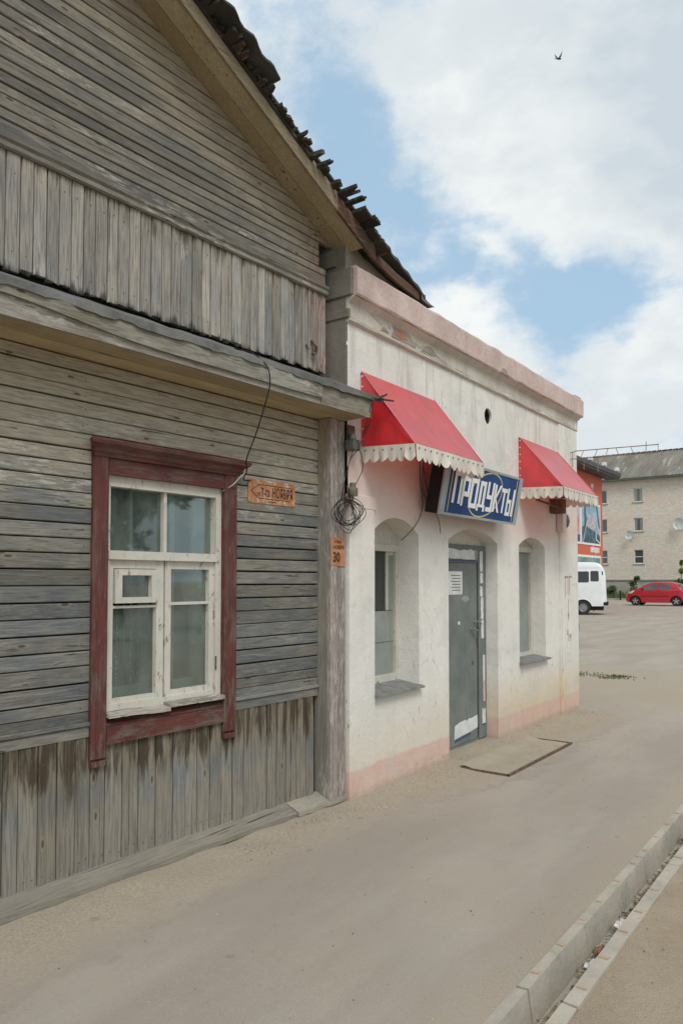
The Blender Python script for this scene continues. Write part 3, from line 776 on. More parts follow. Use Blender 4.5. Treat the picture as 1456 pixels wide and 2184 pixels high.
for (ya, yb, tip) in roofy:
    th = .014 + random.random() * .014 + (.006 if ya > 4.3 else 0); c0 = 6.266 + J(.009); b = MB()
    # ragged end: a fan of split points
    m_ = 6; ends = [tip + J(.022) - (.07 if random.random() < .3 else 0) for _ in range(m_)]
    if ya > 4.3: ends = [tip + J(.006) for _ in range(m_)]
    for k in range(m_ - 1):
        p = [ya + (yb - ya) * k / (m_ - 1), ya + (yb - ya) * (k + 1) / (m_ - 1)]
        v = []
        for (yy, xe) in ((p[0], ends[k]), (p[1], ends[k + 1])):
            dz = -.01 if ya > 3.7 else 0
            v += [(-.15, yy, zr(yy, c0)), (xe, yy, zr(yy, c0) + dz), (xe - .006, yy, zr(yy, c0 + th) + dz), (-.15, yy, zr(yy, c0 + th))]
        b.add(v, [(0, 1, 5, 4), (1, 2, 6, 5), (2, 3, 7, 6), (0, 3, 2, 1), (4, 5, 6, 7)])
    b.build('roof_plank', 'rakewood', house)
b = MB(); n = 140   # corrugated asbestos sheets, wavy edge along the rake
for k in range(n + 1):
    y = S0 + (3.46 - S0) * k / n; wv = .010 * math.sin(y * 2 * math.pi / .16); e = .405 + .012 * nz(y, 1, 7) + .008 * math.sin(y * 2 * math.pi / .16 + 1)
    e += .02 * ss(2.9, 2.0, y)
    b.v += [(-.9, y, zr(y, 6.345) + wv), (e, y, zr(y, 6.330) + wv), (e, y, zr(y, 6.316) + wv), (-.9, y, zr(y, 6.33) + wv)]
for k in range(n):
    for j in range(3): a = k * 4 + j; b.f.append((a, a + 1, a + 5, a + 4))
b.build('roof_sheet', 'slate', house, smooth=True)
rboard(-.9, .285, 3.3, 4.75, 6.305, .014).build('roof_sheet', 'felt', house)
b = MB(); b.box(-3.2, -.21, S0, 4.30, 0, 3.9); b.build('rear_wall', 'sheath', house)
b = MB(); b.prism([(-.21, S0, 6.2), (-.21, 4.9, 4.02), (-.21, 4.9, 3.96), (-.21, S0, 3.9)], (-3, 0, 0)); b.build('attic', 'sheath', house)
b = MB(); b.tube([(.03, 4.18, 3.32), (.07, 4.185, 3.27), (.055, 4.20, 3.23), (.05, 4.165, 3.215)], .012, 6); b.tube([(.03, 4.12, 3.28), (.045, 4.13, 3.24)], .006, 5); b.build('rusty_hook', 'rust', house)

# house window
W = MB(); W.box(-.03, -.02, 2.5, 2.51, 1, 1.01)
win = W.build('window', 'white', house)
def wpart(name, m_, *boxes, label=None, bevel=0, smooth=False):
    b = MB()
    for q in boxes: b.box(*q)
    return b.build(name, m_, win, label, bevel=bevel, smooth=smooth)
def casing(ya, yb, za, zb):
    b = MB(); c = .012
    b.sweep([(-.005, ya), (.040, ya), (.052, ya + c), (.052, yb - c), (.042, yb), (-.005, yb)], [lambda a, q, z=z: (a, q, z) for z in (za + .045, zb)])
    b.sweep([(-.005, ya + .004), (.044, ya + .004), (.044, yb - .004), (-.005, yb - .004)], [lambda a, q, z=z, s=s: (a - s, q, z) for z, s in ((za, .0), (za + .032, .0))])
    b.sweep([(-.005, ya + .001), (.030, ya + .001), (.030, yb - .001), (-.005, yb - .001)], [lambda a, q, z=z: (a, q, z) for z in (za + .03, za + .047)])
    return b.build('casing_board', 'casZ', win)
casing(2.427, 2.520, .628, 2.282); casing(3.352, 3.452, .632, 2.262)
wpart('head_board', 'casY', (-.005, .040, 2.523, 3.349, 2.176, 2.262))
wpart('apron_board', 'casY', (-.005, .042, 2.523, 3.349, .733, .832))
b = MB(); b.prism([(-.005, 2.523, .834), (.046, 2.523, .834), (-.005, 2.523, .862)], (0, .826, 0)); b.build('apron_cap', 'casY', win)
b = MB()   # cornice mouldings with mitred returns
prof = [(0, 2.264), (.058, 2.264), (.064, 2.280), (.072, 2.286), (.078, 2.306), (.096, 2.318), (.110, 2.326), (.116, 2.346), (.112, 2.352), (0, 2.356)]
for i in range(1):
    vs = []
    for (yy, sgn) in ((2.427, -1), (3.452, 1)):
        for a, q in prof: vs.append((a, yy + sgn * max(0, a - .052) * .95, q))
    n = len(prof)
    b.add(vs, [(j, (j + 1) % n, n + (j + 1) % n, n + j) for j in range(n)] + [tuple(range(n)), tuple(range(n, 2 * n))[::-1]])
b.build('cornice', 'casY', win)
# box frame
FY0, FY1, FZ0, FZ1 = 2.522, 3.350, .885, 2.176
wpart('frame', 'white', (-.10, .004, FY0, FY0 + .035, FZ0, FZ1), (-.10, .010, FY1 - .042, FY1, FZ0, FZ1), (-.10, .008, FY0, FY1, 2.118, FZ1), (-.10, -.0, FY0 + .035, FY1 - .042, FZ0, FZ0 + .05))
wpart('transom', 'white', (-.09, .014, FY0 + .02, FY1 - .02, 1.720, 1.768))
wpart('mullion', 'white', (-.07, -.012, 2.925, 2.947, 1.768, 2.118))
YM = 2.935
wpart('pane', 'glass', (-.045, -.041, FY0 + .035, 2.925, 1.768, 2.118))
wpart('pane', 'glass', (-.045, -.041, 2.947, FY1 - .042, 1.768, 2.118))
wpart('left_sash', 'white', (-.07, -.010, FY0 + .035, FY0 + .065, .935, 1.720), (-.07, -.010, 2.876, 2.926, .935, 1.720), (-.07, -.012, FY0 + .065, 2.876, 1.672, 1.720), (-.07, -.012, FY0 + .065, 2.876, 1.452, 1.466), (-.07, -.016, FY0 + .065, 2.876, .935, .962))
wpart('right_sash', 'white', (-.07, -.008, 2.936, 2.978, .935, 1.720), (-.07, -.010, 3.270, 3.308, .935, 1.720), (-.07, -.012, 2.978, 3.270, 1.672, 1.720), (-.07, -.014, 2.978, 3.270, 1.462, 1.478), (-.07, -.016, 2.978, 3.270, .935, .966))
wpart('ventilation_sash', 'white', (-.04, .006, 2.592, 2.636, 1.480, 1.668), (-.04, .006, 2.832, 2.874, 1.480, 1.668), (-.04, .005, 2.636, 2.832, 1.634, 1.668), (-.04, .005, 2.636, 2.832, 1.480, 1.512))
wpart('pane', 'glass', (-.03, -.026, 2.636, 2.832, 1.512, 1.634))
wpart('pane', 'glass', (-.045, -.041, FY0 + .065, 2.876, .962, 1.452))
wpart('pane', 'glass', (-.045, -.041, 2.978, 3.270, 1.478, 1.672))
wpart('pane', 'glass', (-.045, -.041, 2.978, 3.270, .966, 1.462))
for z in (1.53, 1.10):
    b = MB(); b.tube([(.012, 3.309, z - .04), (.012, 3.309, z + .04)], .006, 6); b.build('hinge', 'rust' if z < 1.3 else 'white', win)
b = MB()   # warped, split sill
n = 16
b.sweep([(-.02, .0), (.062, -.012), (.064, -.034), (-.02, -.02)], [lambda a, q, y=FY0 - .0 + (2.93 - FY0) * k / (n - 1), e=J(.002): (a + e, y, .908 + q + e - .012 * ss(2.6, 2.9, y)) for k in range(n)]); b.build('sill', 'sillwood', win)
b = MB()
b.sweep([(-.02, .0), (.058, -.012), (.060, -.032), (-.02, -.02)], [lambda a, q, y=2.925 + (3.345 - 2.925) * k / (n - 1), e=J(.002): (a + e, y, .912 + q + e) for k in range(n)]); b.build('sill', 'sillwood', win)
# inner frame, curtains, room
M['curtainpale'] = fabric('pale_net_curtain', (.66, .74, .70), .35, .9, gloss=.1)
M['roomdark'] = simple('unlit_room_dark', (.035, .05, .045), .9)  # for a dark backing sheet; the unlit room's shade is its colour
M['innerpaint'] = simple('inner_white_paint', (.80, .85, .81), .6, .05)
wpart('reveal', 'innerpaint', (-.34, -.101, 3.315, 3.35, .9, 2.17), (-.34, -.101, FY0, FY0 + .03, .9, 2.17), (-.34, -.101, FY0, FY1, .885, .93))
wpart('inner_frame', 'innerpaint', (-.20, -.17, FY0, FY0 + .05, .93, 2.17), (-.20, -.17, 3.27, 3.315, .93, 2.17), (-.20, -.17, FY0, FY1, .93, 1.0), (-.20, -.17, 2.89, 2.945, 1.0, 1.66), (-.20, -.17, 3.09, 3.13, 1.0, 2.17), (-.20, -.17, FY0 + .05, 3.27, 1.66, 1.72), (-.20, -.17, 2.80, 2.825, 1.72, 2.17))
b = MB(); b.tube([(-.165, 2.93, 1.41), (-.145, 2.93, 1.39), (-.145, 2.93, 1.31), (-.165, 2.93, 1.29)], .006, 6); b.build('inner_handle', 'innerpaint', win)
def cloth(name, m_, f0, f1, z0, z1, amp, w_):
    b = MB(); n = 60
    for k in range(n + 1):
        t = k / n; b.v += [(f0[2] + amp * math.sin(k * w_), f0[0] + (f0[1] - f0[0]) * t, z0), (f0[2] + amp * math.sin(k * w_), f1[0] + (f1[1] - f1[0]) * t, z1)]
    for k in range(n): b.f.append((2 * k, 2 * k + 1, 2 * k + 3, 2 * k + 2))
    b.build(name, m_, win, smooth=True, recalc=False)
cloth('lace_curtain', 'lace', (2.55, 2.96, -.215), (2.55, 2.96), .95, 1.70, .006, .9)
cloth('curtain', 'curtainpale', (3.02, 3.11, -.245), (3.02, 3.26), .93, 2.17, .010, .8)
cloth('dark_room_backdrop', 'roomdark', (2.50, 3.36, -.33), (2.50, 3.36), .9, 2.2, .018, .5)
# plates and cables on the timber house
plate = root('street_name_plate', 'rusty orange street name plate nailed to the grey boards right of the window', 'sign', (0.0, 0, 0), world=(0, 4.3, 0), rz=R(-3))
PO[plate.name] = Vector(HO)
b = MB()
y0, y1, z0, z1 = 3.562, 4.012, 2.112, 2.268; r = .02; pts = []
for (cy, cz, a0) in [(y1 - r, z1 - r, 0), (y0 + r, z1 - r, 90), (y0 + r, z0 + r, 180), (y1 - r, z0 + r, 270)]:
    for k in range(4):
        a = R(a0 + 30 * k); pts.append((.024, cy + r * math.cos(a), cz + r * math.sin(a)))
b.prism(pts, (.004, 0, 0)); b.build('plate', 'plateA', plate)
text('7-го', .082, 'ink', 'lettering', plate, (.0290, 3.682, 2.160), .52, .0010, .0006)
text('НОЯБРЯ', .092, 'ink', 'lettering', plate, (.0290, 3.785, 2.158), .50, .0012, .0006, space=1.12)
text('ул', .045, 'inkfade', 'lettering', plate, (.0290, 3.640, 2.160), .7, .0008, .0006)
b = MB()
for (ya, za, yb, zb) in [(3.66, 2.236, 3.98, 2.236), (3.66, 2.146, 3.96, 2.146), (3.585, 2.192, 3.66, 2.236), (3.585, 2.192, 3.66, 2.146), (3.74, 2.128, 3.83, 2.128)]:
    b.tube([(.0285, ya, za), (.0285, yb, zb)], .0022, 4)
b.build('border_line', 'ink', plate)
hp = root('house_number_plate', 'small upright orange house number plate reading 30 on the corner post', 'sign', HO, rz=R(-3))
b = MB(); b.box(.1385, .1415, 4.262, 4.344, 1.712, 1.916); b.build('plate', 'plateB', hp)
b = MB(); b.box(.1375, .1405, 4.345, 4.422, 1.709, 1.912); b.build('plate', 'plateB', hp)
text('30', .098, 'ink', 'number', hp, (.1430, 4.285, 1.740), .78, .0022, .0006)
text('УЛИЦА', .024, 'inkfade', 'lettering', hp, (.1430, 4.300, 1.875), .9, .0005, .0006)
text('НОЯБРЯ', .034, 'inkfade', 'lettering', hp, (.1430, 4.285, 1.832), .9, .0008, .0006)
def smooth_pts(P, n=6):
    out = []; P = [Vector(p) for p in P]
    for i in range(len(P) - 1):
        a, b_, c, d = P[max(i - 1, 0)], P[i], P[i + 1], P[min(i + 2, len(P) - 1)]
        for k in range(n):
            t = k / n
            out.append(.5 * ((2 * b_) + (c - a) * t + (2 * a - 5 * b_ + 4 * c - d) * t * t + (3 * b_ - a - 3 * c + d) * t ** 3))
    return out + [P[-1]]
ca = root('cable', 'thin black cable looping from the pent roof down to the window cornice', 'cable', HO, rz=R(-3))
b = MB(); b.tube(smooth_pts([(.2, 3.275, 3.007), (.3, 3.32, 2.975), (.385, 3.361, 2.895), (.39, 3.389, 2.798), (.36, 3.388, 2.692), (.28, 3.386, 2.506), (.16, 3.42, 2.36), (.135, 3.449, 2.301), (.05, 3.50, 2.25), (.035, 3.575, 2.252)]), .0042, 6); b.build('cable_run', 'wire', ca)
ca = root('cable', 'pale grey cable stretched over the right corner of the window casing', 'cable', HO, rz=R(-3))
b = MB(); b.tube(smooth_pts([(.10, 3.475, 2.29), (.085, 3.44, 2.255), (.065, 3.39, 2.20), (.02, 3.338, 2.158)]), .0045, 6); b.build('cable_run', 'steel', ca)

# ------------------------------------------------------------------ shop building
shop = root('shop_building', 'single-storey whitewashed plaster shop with arched openings, pink plinth band and pink parapet coping', 'shop', (0, 7, 0))
X = .15
SY0, SY1, ZT = 4.44, 9.40, 3.66
op = []   # openings: y0, y1, zlo, spring, rise
OPN = [(4.775, 5.470, .745, 1.985, .122), (6.0, 7.05, -.05, 1.978, .115), (7.60, 8.36, .74, 1.985, .10)]
HOLE = (6.853, 3.239, .082)
brk = {SY0, SY1}
for (a, c, *_r) in OPN:
    for k in range(17): brk.add(a + (c - a) * k / 16)
for k in range(13): brk.add(HOLE[0] - HOLE[2] * math.cos(math.pi * k / 12))
brk = sorted(brk); brk = [v for i, v in enumerate(brk) if i == 0 or v - brk[i - 1] > 1e-4]
def archz(o, y):
    a, c, z0, sp, rise = o; t = (y - a) / (c - a) * 2 - 1
    return sp + rise * (1 - abs(t) ** 2.1) ** 1.0
def front(y): return X + .003 * nz(y, 0, 1.3)
b = MB()
def wq(ya, yb, za0, zb0, za1, zb1):
    n = max(1, int((max(za1, zb1) - min(za0, zb0)) / .5))
    for k in range(n):
        t0, t1 = k / n, (k + 1) / n
        b.quad((front(ya), ya, za0 + (za1 - za0) * t0), (front(yb), yb, zb0 + (zb1 - zb0) * t0), (front(yb), yb, zb0 + (zb1 - zb0) * t1), (front(ya), ya, za0 + (za1 - za0) * t1))
for i in range(len(brk) - 1):
    ya, yb = brk[i], brk[i + 1]; mid = (ya + yb) / 2
    lo_a, lo_b = -.1, -.1
    for o in OPN:
        if o[0] < mid < o[1]:
            if o[2] > 0: wq(ya, yb, lo_a, lo_b, o[2], o[2])
            lo_a, lo_b = archz(o, ya), archz(o, yb)
            xr = -.045 if o is OPN[0] else .0
            if o[2] > 0: b.quad((front(ya), ya, o[2]), (xr - .05, ya, o[2] + .02), (xr - .05, yb, o[2] + .02), (front(yb), yb, o[2]))
            b.quad((front(ya), ya, lo_a), (front(yb), yb, lo_b), (xr - .05, yb, lo_b), (xr - .05, ya, lo_a))
    if abs(mid - HOLE[0]) < HOLE[2]:
        ha = math.sqrt(max(0, HOLE[2] ** 2 - (ya - HOLE[0]) ** 2)); hb = math.sqrt(max(0, HOLE[2] ** 2 - (yb - HOLE[0]) ** 2))
        wq(ya, yb, lo_a, lo_b, HOLE[1] - ha, HOLE[1] - hb); lo_a, lo_b = HOLE[1] + ha, HOLE[1] + hb
        for s_ in (-1, 1):
            b.quad((front(ya), ya, HOLE[1] + s_ * ha), (front(yb), yb, HOLE[1] + s_ * hb), (-.1, yb, HOLE[1] + s_ * hb), (-.1, ya, HOLE[1] + s_ * ha))
    wq(ya, yb, lo_a, lo_b, ZT, ZT)
for o in OPN:
    xr = (-.045 if o is OPN[0] else .0) - .05
    for yy in (o[0], o[1]):
        z1 = o[3]; z0 = o[2]
        b.quad((front(yy), yy, z0), (xr, yy, z0), (xr, yy, z1), (front(yy), yy, z1))
b.build('wall', 'plaster', shop, recalc=False)
b = MB(); b.box(-.5, -.11, HOLE[0] - .2, HOLE[0] + .2, 3.0, 3.5); b.build('vent_duct', 'sheath', shop)
b = MB()
for k in range(24):
    a0, a1 = 2 * math.pi * k / 24, 2 * math.pi * (k + 1) / 24; rr = HOLE[2] * .985
    b.quad((X - .022, HOLE[0] + rr * math.cos(a0), HOLE[1] + rr * math.sin(a0)), (X - .022, HOLE[0] + rr * math.cos(a1), HOLE[1] + rr * math.sin(a1)), (-.108, HOLE[0] + rr * math.cos(a1), HOLE[1] + rr * math.sin(a1)), (-.108, HOLE[0] + rr * math.cos(a0), HOLE[1] + rr * math.sin(a0)))
b.build('dark_hole_lining', 'sheath', shop)  # dark lining added; the shade inside the hole is put into its colour
# pilasters
b = MB(); b.box(.03, X + .022, 4.442, 4.772, -.1, 2.14); b.prism([(X - .02, 4.442, 2.14), (X + .022, 4.442, 2.14), (X + .022, 4.80, 2.14), (X - .02, 4.80, 2.14)], (0, 0, .10)); b.build('pilaster', 'plaster', shop, bevel=.006)
b = MB(); b.box(X - .02, X + .022, 8.81, 9.402, -.1, 3.50); b.build('pilaster', 'plaster', shop, bevel=.006)
# far end wall, body, side wall
b = MB(); b.box(-6, X + .018, 9.398, 9.45, -.1, 3.66); b.build('end_wall', 'plaster', shop)
b = MB(); b.box(-6, -.55, 4.46, 9.40, 0, 3.72); b.build('rear_wall', 'sheath', shop)
b = MB(); b.box(-.5, X - .004, 4.424, 4.438, 2.80, 3.86); b.build('side_wall', 'cement', shop)
# cornice: swept profile; rows of slightly uneven coping
def run(prof, ya, yb, n, jit, name, m_, smooth=False, kx=0, **kw):
    b = MB(); path = []
    for k in range(n):
        y = ya + (yb - ya) * k / (n - 1); e = [jit * nz(y, j * 3.1, 5, j) for j in range(len(prof))]
        def fr(a, q, y=y, e=e):
            j = [m__ for m__, o_ in enumerate(prof) if o_ == (a, q)][0]
            return (a + e[j], y, q + e[j] * 1.2)
        path.append(fr)
    b.sweep(prof, path); return b.build(name, m_, shop, smooth=smooth, **kw)
run([(-.1, 3.50), (X + .004, 3.50), (X + .026, 3.515), (X + .028, 3.535), (X + .012, 3.545), (-.1, 3.545)], 4.43, 9.47, 60, .006, 'string_moulding', 'frieze')
run([(-.1, 3.545), (X + .014, 3.545), (X + .018, 3.645), (X + .045, 3.668), (X + .072, 3.690), (-.1, 3.690)], 4.43, 9.50, 60, .005, 'frieze', 'frieze')
run([(-.1, 3.692), (X + .078, 3.692), (X + .086, 3.705), (X + .088, 3.893), (X + .074, 3.914), (-.1, 3.925)], 4.444, 9.53, 90, .006, 'coping', 'pink')
b = MB(); b.box(-6, -.1, 9.35, 9.52, 3.66, 3.90); b.build('end_coping', 'pink', shop)
b = MB(); b.box(-.10, X + .03, 4.415, 4.443, 3.53, 3.60); b.box(-.10, X + .055, 4.412, 4.443, 3.69, 3.90); b.build('side_cornice', 'cement', shop, bevel=.008)
# broken corner of the coping and chipped patches showing brick
def patch(pts, x, m_, name, th=.004):
    b = MB(); b.prism([(x, y, z) for y, z in pts], (th, 0, 0)); return b.build(name, m_, shop)
patch([(5.02, 3.553), (5.06, 3.60), (5.04, 3.645), (5.12, 3.640), (5.20, 3.648), (5.30, 3.636), (5.35, 3.60), (5.41, 3.578), (5.40, 3.552), (5.28, 3.556), (5.15, 3.550)], X + .0185, 'chip', 'chipped_patch', .002)
patch([(5.07, 3.575), (5.10, 3.628), (5.20, 3.622), (5.26, 3.580), (5.17, 3.566)], X + .0208, 'brick', 'brick', .002)
patch([(4.87, 3.560), (4.90, 3.592), (4.94, 3.588), (4.99, 3.562), (4.93, 3.566)], X + .0185, 'chip', 'chipped_patch', .002)
patch([(5.50, 3.556), (5.54, 3.60), (5.62, 3.625), (5.72, 3.612), (5.76, 3.57), (5.68, 3.556), (5.60, 3.562)], X + .0185, 'chip', 'chipped_patch', .002)
for pts in [[(4.72, 3.648), (4.80, 3.62), (4.88, 3.60)], [(5.40, 3.60), (5.46, 3.57), (5.52, 3.60), (5.56, 3.645)], [(5.74, 3.58), (5.84, 3.56), (5.95, 3.552)], [(5.0, 3.6), (4.97, 3.63), (4.95, 3.66)]]:
    b = MB(); b.tube([(X + .0195, y, z) for y, z in pts], .0018, 4); b.build('crack', 'chip', shop)
b = MB(); b.box(X - .05, X + .06, 9.30, 9.52, 3.90, 3.945); b.build('brick', 'brick', shop, bevel=.006)
b = MB(); b.prism([(X + .08, 6.96, 3.694), (X + .080, 7.16, 3.694), (X + .080, 7.13, 3.73), (X + .080, 7.09, 3.752), (X + .080, 7.02, 3.748), (X + .080, 6.99, 3.72)], (.012, 0, 0)); b.build('chipped_patch', 'chip', shop)
# firewall with sloping top between the two roofs
b = MB(); b.box(-.13, .06, 4.405, 4.47, 3.93, 4.05); b.prism([(-.13, 4.43, 3.80), (.135, 4.43, 3.80), (.135, 4.43, 4.15), (-.03, 4.43, 4.13), (-.13, 4.43, 4.06)], (0, .5, 0)); b.build('firewall', 'cement', shop)
b = MB(); b.prism([(.137, 4.44, 3.88), (.137, 5.75, 3.88), (.137, 5.75, 3.93), (.137, 5.0, 4.10), (.137, 4.70, 4.17), (.137, 4.44, 4.22)], (-.30, 0, 0)); b.build('firewall', 'cementlight', shop)
# lower roof that carries on over the shop: fascia, sheet, loose end
P = [(4.50, 4.086), (4.69, 4.022), (4.99, 3.964), (5.35, 3.926)]
b = MB(); b.sweep([(.212, .0), (.236, .0), (.236, .07), (.212, .07)], [lambda a, q, p=p: (a, p[0], p[1] + q) for p in P]); b.build('eave_fascia', 'redwood', shop)
b = MB(); b.sweep([(.0, .045), (.210, .045), (.210, .065), (.0, .065)], [lambda a, q, p=p: (a, p[0], p[1] + q) for p in P]); b.build('eave_soffit', 'rakewood', shop)
Q = [(4.56, 4.262), (5.002, 4.137), (5.22, 4.059), (5.43, 3.990)]
b = MB(); n = 60
for k in range(n + 1):
    y = Q[0][0] + (Q[-1][0] - Q[0][0]) * k / n
    z = next(Q[i][1] + (Q[i + 1][1] - Q[i][1]) * (y - Q[i][0]) / (Q[i + 1][0] - Q[i][0]) for i in range(len(Q) - 1) if y <= Q[i + 1][0] + 1e-6)
    e = .25 + .008 * nz(y, 4, 11); wv = .007 * math.sin(y * 2 * math.pi / .155)
    b.v += [(-1.2, y, z + .01 + wv), (e, y, z + wv), (e + .004, y, z - .030 + wv * .4), (-1.2, y, z - .02)]
for k in range(n):
    for j in range(3): a = k * 4 + j; b.f.append((a, a + 1, a + 5, a + 4))
b.f.append((0, 1, 2, 3)); b.f.append(tuple(n * 4 + j for j in range(4)))
b.build('eave_sheet', 'slate', shop, smooth=True)
b = MB(); n = 10
for k in range(n + 1):
    t = k / n; b.v += [(-.2, 5.36 + .28 * t, 3.975 - .03 * t + .03 * t * t), (.25 - .03 * t, 5.36 + .28 * t, 3.985 - .08 * t + .055 * t * t), (.25 - .03 * t, 5.36 + .28 * t, 3.935 - .02 * t + .04 * t * t)]
for k in range(n):
    for j in range(2): a = k * 3 + j; b.f.append((a, a + 1, a + 4, a + 3))
b.build('loose_sheet', 'felt', shop, smooth=True)

# shop windows and door
def spart(parent, name, m_, *boxes, **kw):
    b = MB()
    for q in boxes: b.box(*q)
    return b.build(name, m_, parent, **kw)
w1 = spart(shop, 'window', 'white', (-.09, -.045, 4.775, 5.47, .745, .83), (-.09, -.045, 5.42, 5.47, .83, 1.86), (-.09, -.045, 4.775, 4.82, .83, 1.86), (-.09, -.035, 4.775, 5.47, 1.85, 1.905), label='left shop window, upper pane dark and lower half boarded grey')
spart(w1, 'head_board', 'white', (-.09, -.055, 4.775, 5.47, 1.907, 2.10))
spart(w1, 'sash', 'white', (-.085, -.065, 5.303, 5.333, 1.36, 1.85), (-.085, -.065, 5.333, 5.42, 1.82, 1.85))
spart(w1, 'pane', 'darkglass', (-.080, -.076, 4.82, 5.303, 1.36, 1.85))
spart(w1, 'side_board', 'greyboard', (-.088, -.070, 5.333, 5.42, 1.36, 1.82))
spart(w1, 'lower_board', 'greyboard', (-.085, -.068, 4.82, 5.42, 1.10, 1.355))
spart(w1, 'lower_board', 'greyboard', (-.088, -.074, 4.82, 5.42, .83, 1.098))
b = MB()
for k in range(31):
    y = 4.82 + .44 * k / 30; x = -.16 + .012 * math.sin(k * 1.1); b.v += [(x, y, 1.3), (x, y + .03, 1.9)]
for k in range(30): b.f.append((2 * k, 2 * k + 1, 2 * k + 3, 2 * k + 2))
b.build('curtain', 'interior', w1, smooth=True, recalc=False)
sl = MB(); sl.prism([(-.05, 4.79, .775), (X + .050, 4.765, .738), (X + .052, 4.765, .722), (-.05, 4.79, .748)], (0, .715, 0)); sl.build('sill', 'sillmetal', w1)
w2 = spart(shop, 'window', 'white', (-.06, .005, 7.60, 8.36, .74, .80), (-.06, .005, 8.285, 8.36, .80, 1.93), (-.06, .005, 7.60, 7.66, .80, 1.93), (-.06, .010, 7.60, 8.36, 1.93, 1.99), label='right shop window boarded in plain grey green')
spart(w2, 'head_board', 'white', (-.06, -.01, 7.60, 8.36, 1.992, 2.12))
spart(w2, 'lower_board', 'greyboard', (-.05, -.025, 7.66, 8.285, .80, 1.93))
sl = MB(); sl.prism([(.0, 7.59, .765), (X + .055, 7.585, .732), (X + .057, 7.585, .716), (.0, 7.59, .74)], (0, .80, 0)); sl.build('sill', 'sillmetal', w2)
dr = spart(shop, 'door', 'doorgrey', (-.04, .012, 6.02, 6.872, .055, 1.778), label='grey green steel door with remnants of white stickers')
spart(dr, 'door_frame', 'doorgrey', (-.05, .022, 6.878, 7.052, .045, 1.955), (-.05, .018, 6.0, 6.878, 1.782, 1.955), (-.05, .010, 6.0, 7.05, .0, .05))
spart(dr, 'head_board', 'white', (-.05, -.0, 6.0, 7.05, 1.957, 2.12))
def rag(x, ya, yb, za, zb, m_, am=.006):
    n = 9; p = []
    for k in range(n): p.append((x, ya + (yb - ya) * k / n + J(am) * .3, za + J(am) * .5))
    for k in range(n): p.append((x, yb + J(am) * .5, za + (zb - za) * k / n))
    for k in range(n): p.append((x, yb + (ya - yb) * k / n + J(am) * .3, zb + J(am) - (am * 2 if random.random() < .15 else 0)))
    for k in range(n): p.append((x, ya + J(am) * .5, zb + (za - zb) * k / n))
    b = MB(); b.prism(p, (.0016, 0, 0)); b.build('sticker', m_, dr)
rag(.0185, 6.10, 6.80, 1.815, 1.910, 'paper', .010); rag(.0185, 6.805, 6.87, 1.80, 1.91, 'greyboard', .006)
rag(.0205, 6.10, 6.86, 1.792, 1.810, 'navy', .002)
rag(.0225, 6.912, 6.975, 1.70, 1.90, 'paper'); rag(.0225, 6.918, 6.978, 1.58, 1.685, 'paper'); rag(.0225, 6.912, 6.972, 1.45, 1.55, 'paper'); rag(.0225, 6.925, 6.985, 1.22, 1.435, 'paper', .012); rag(.0225, 6.935, 6.99, 1.03, 1.21, 'paper')
rag(.0225, 6.968, 7.012, .60, .86, 'paper', .004); rag(.0225, 6.968, 7.014, .40, .598, 'pinkstick', .004); rag(.0225, 6.945, 7.02, .18, .33, 'paper', .010); rag(.0225, 6.945, 7.02, .165, .178, 'navy', .002)
b = MB(); b.prism([(.0125, 6.36, .115), (.0125, 6.5, .128), (.0125, 6.7, .14), (.0125, 6.855, .16), (.0125, 6.862, .22), (.0125, 6.85, .283), (.0125, 6.74, .268), (.0125, 6.66, .272), (.0125, 6.63, .252), (.0125, 6.60, .270), (.0125, 6.48, .262), (.0125, 6.37, .24)], (.002, 0, 0)); b.build('sticker', 'paper', dr)
b = MB(); b.prism([(.0125, 6.37, .085), (.0125, 6.70, .115), (.0125, 6.70, .135), (.0125, 6.37, .108)], (.0018, 0, 0)); b.build('sticker', 'navy', dr)
pa = spart(dr, 'notice', 'paper', (.0125, .0145, 6.14, 6.54, 1.475, 1.695))
b = MB()
for k in range(6): b.box(.0146, .0152, 6.33 - .02 * (k % 2), 6.50, 1.512 + .028 * k, 1.520 + .028 * k)
b.build('print_line', 'boxgrey', dr)
for (yy, zz) in [(6.72, 1.135), (6.80, 1.20)]:
    b = MB(); b.tube([(.012, yy, zz), (.05, yy, zz + .005), (.055, yy + .07, zz - .02)], .009, 6); b.lathe([(.018, .012), (.018, .018)], (0, yy, zz), 'X', 10); b.build('handle', 'steel', dr)
b = MB(); b.lathe([(.02, .012), (.02, .016)], (0, 6.76, .80), 'X', 10); b.build('lock', 'rust', dr)
b = MB(); b.tube([(.014, 6.86, .06), (.014, 6.866, 1.0), (.014, 6.862, 1.775)], .004, 4); b.build('door_gap', 'black', dr)
for (yy, zz, w_, h_) in [(6.60, 1.43, .10, .035), (6.47, 1.20, .028, .02), (6.85, 1.0, .02, .06)]:
    b = MB(); p = []
    for i in range(9):
        a = 2 * math.pi * i / 9; r_ = .6 + .5 * random.random(); p.append((.0122, yy + w_ * r_ * math.cos(a), zz + h_ * r_ * math.sin(a)))
    b.prism(p, (.001, 0, 0)); b.build('paint_scar', 'greyboard' if zz > 1.3 else 'paper' if zz > 1.1 else 'rust', dr)

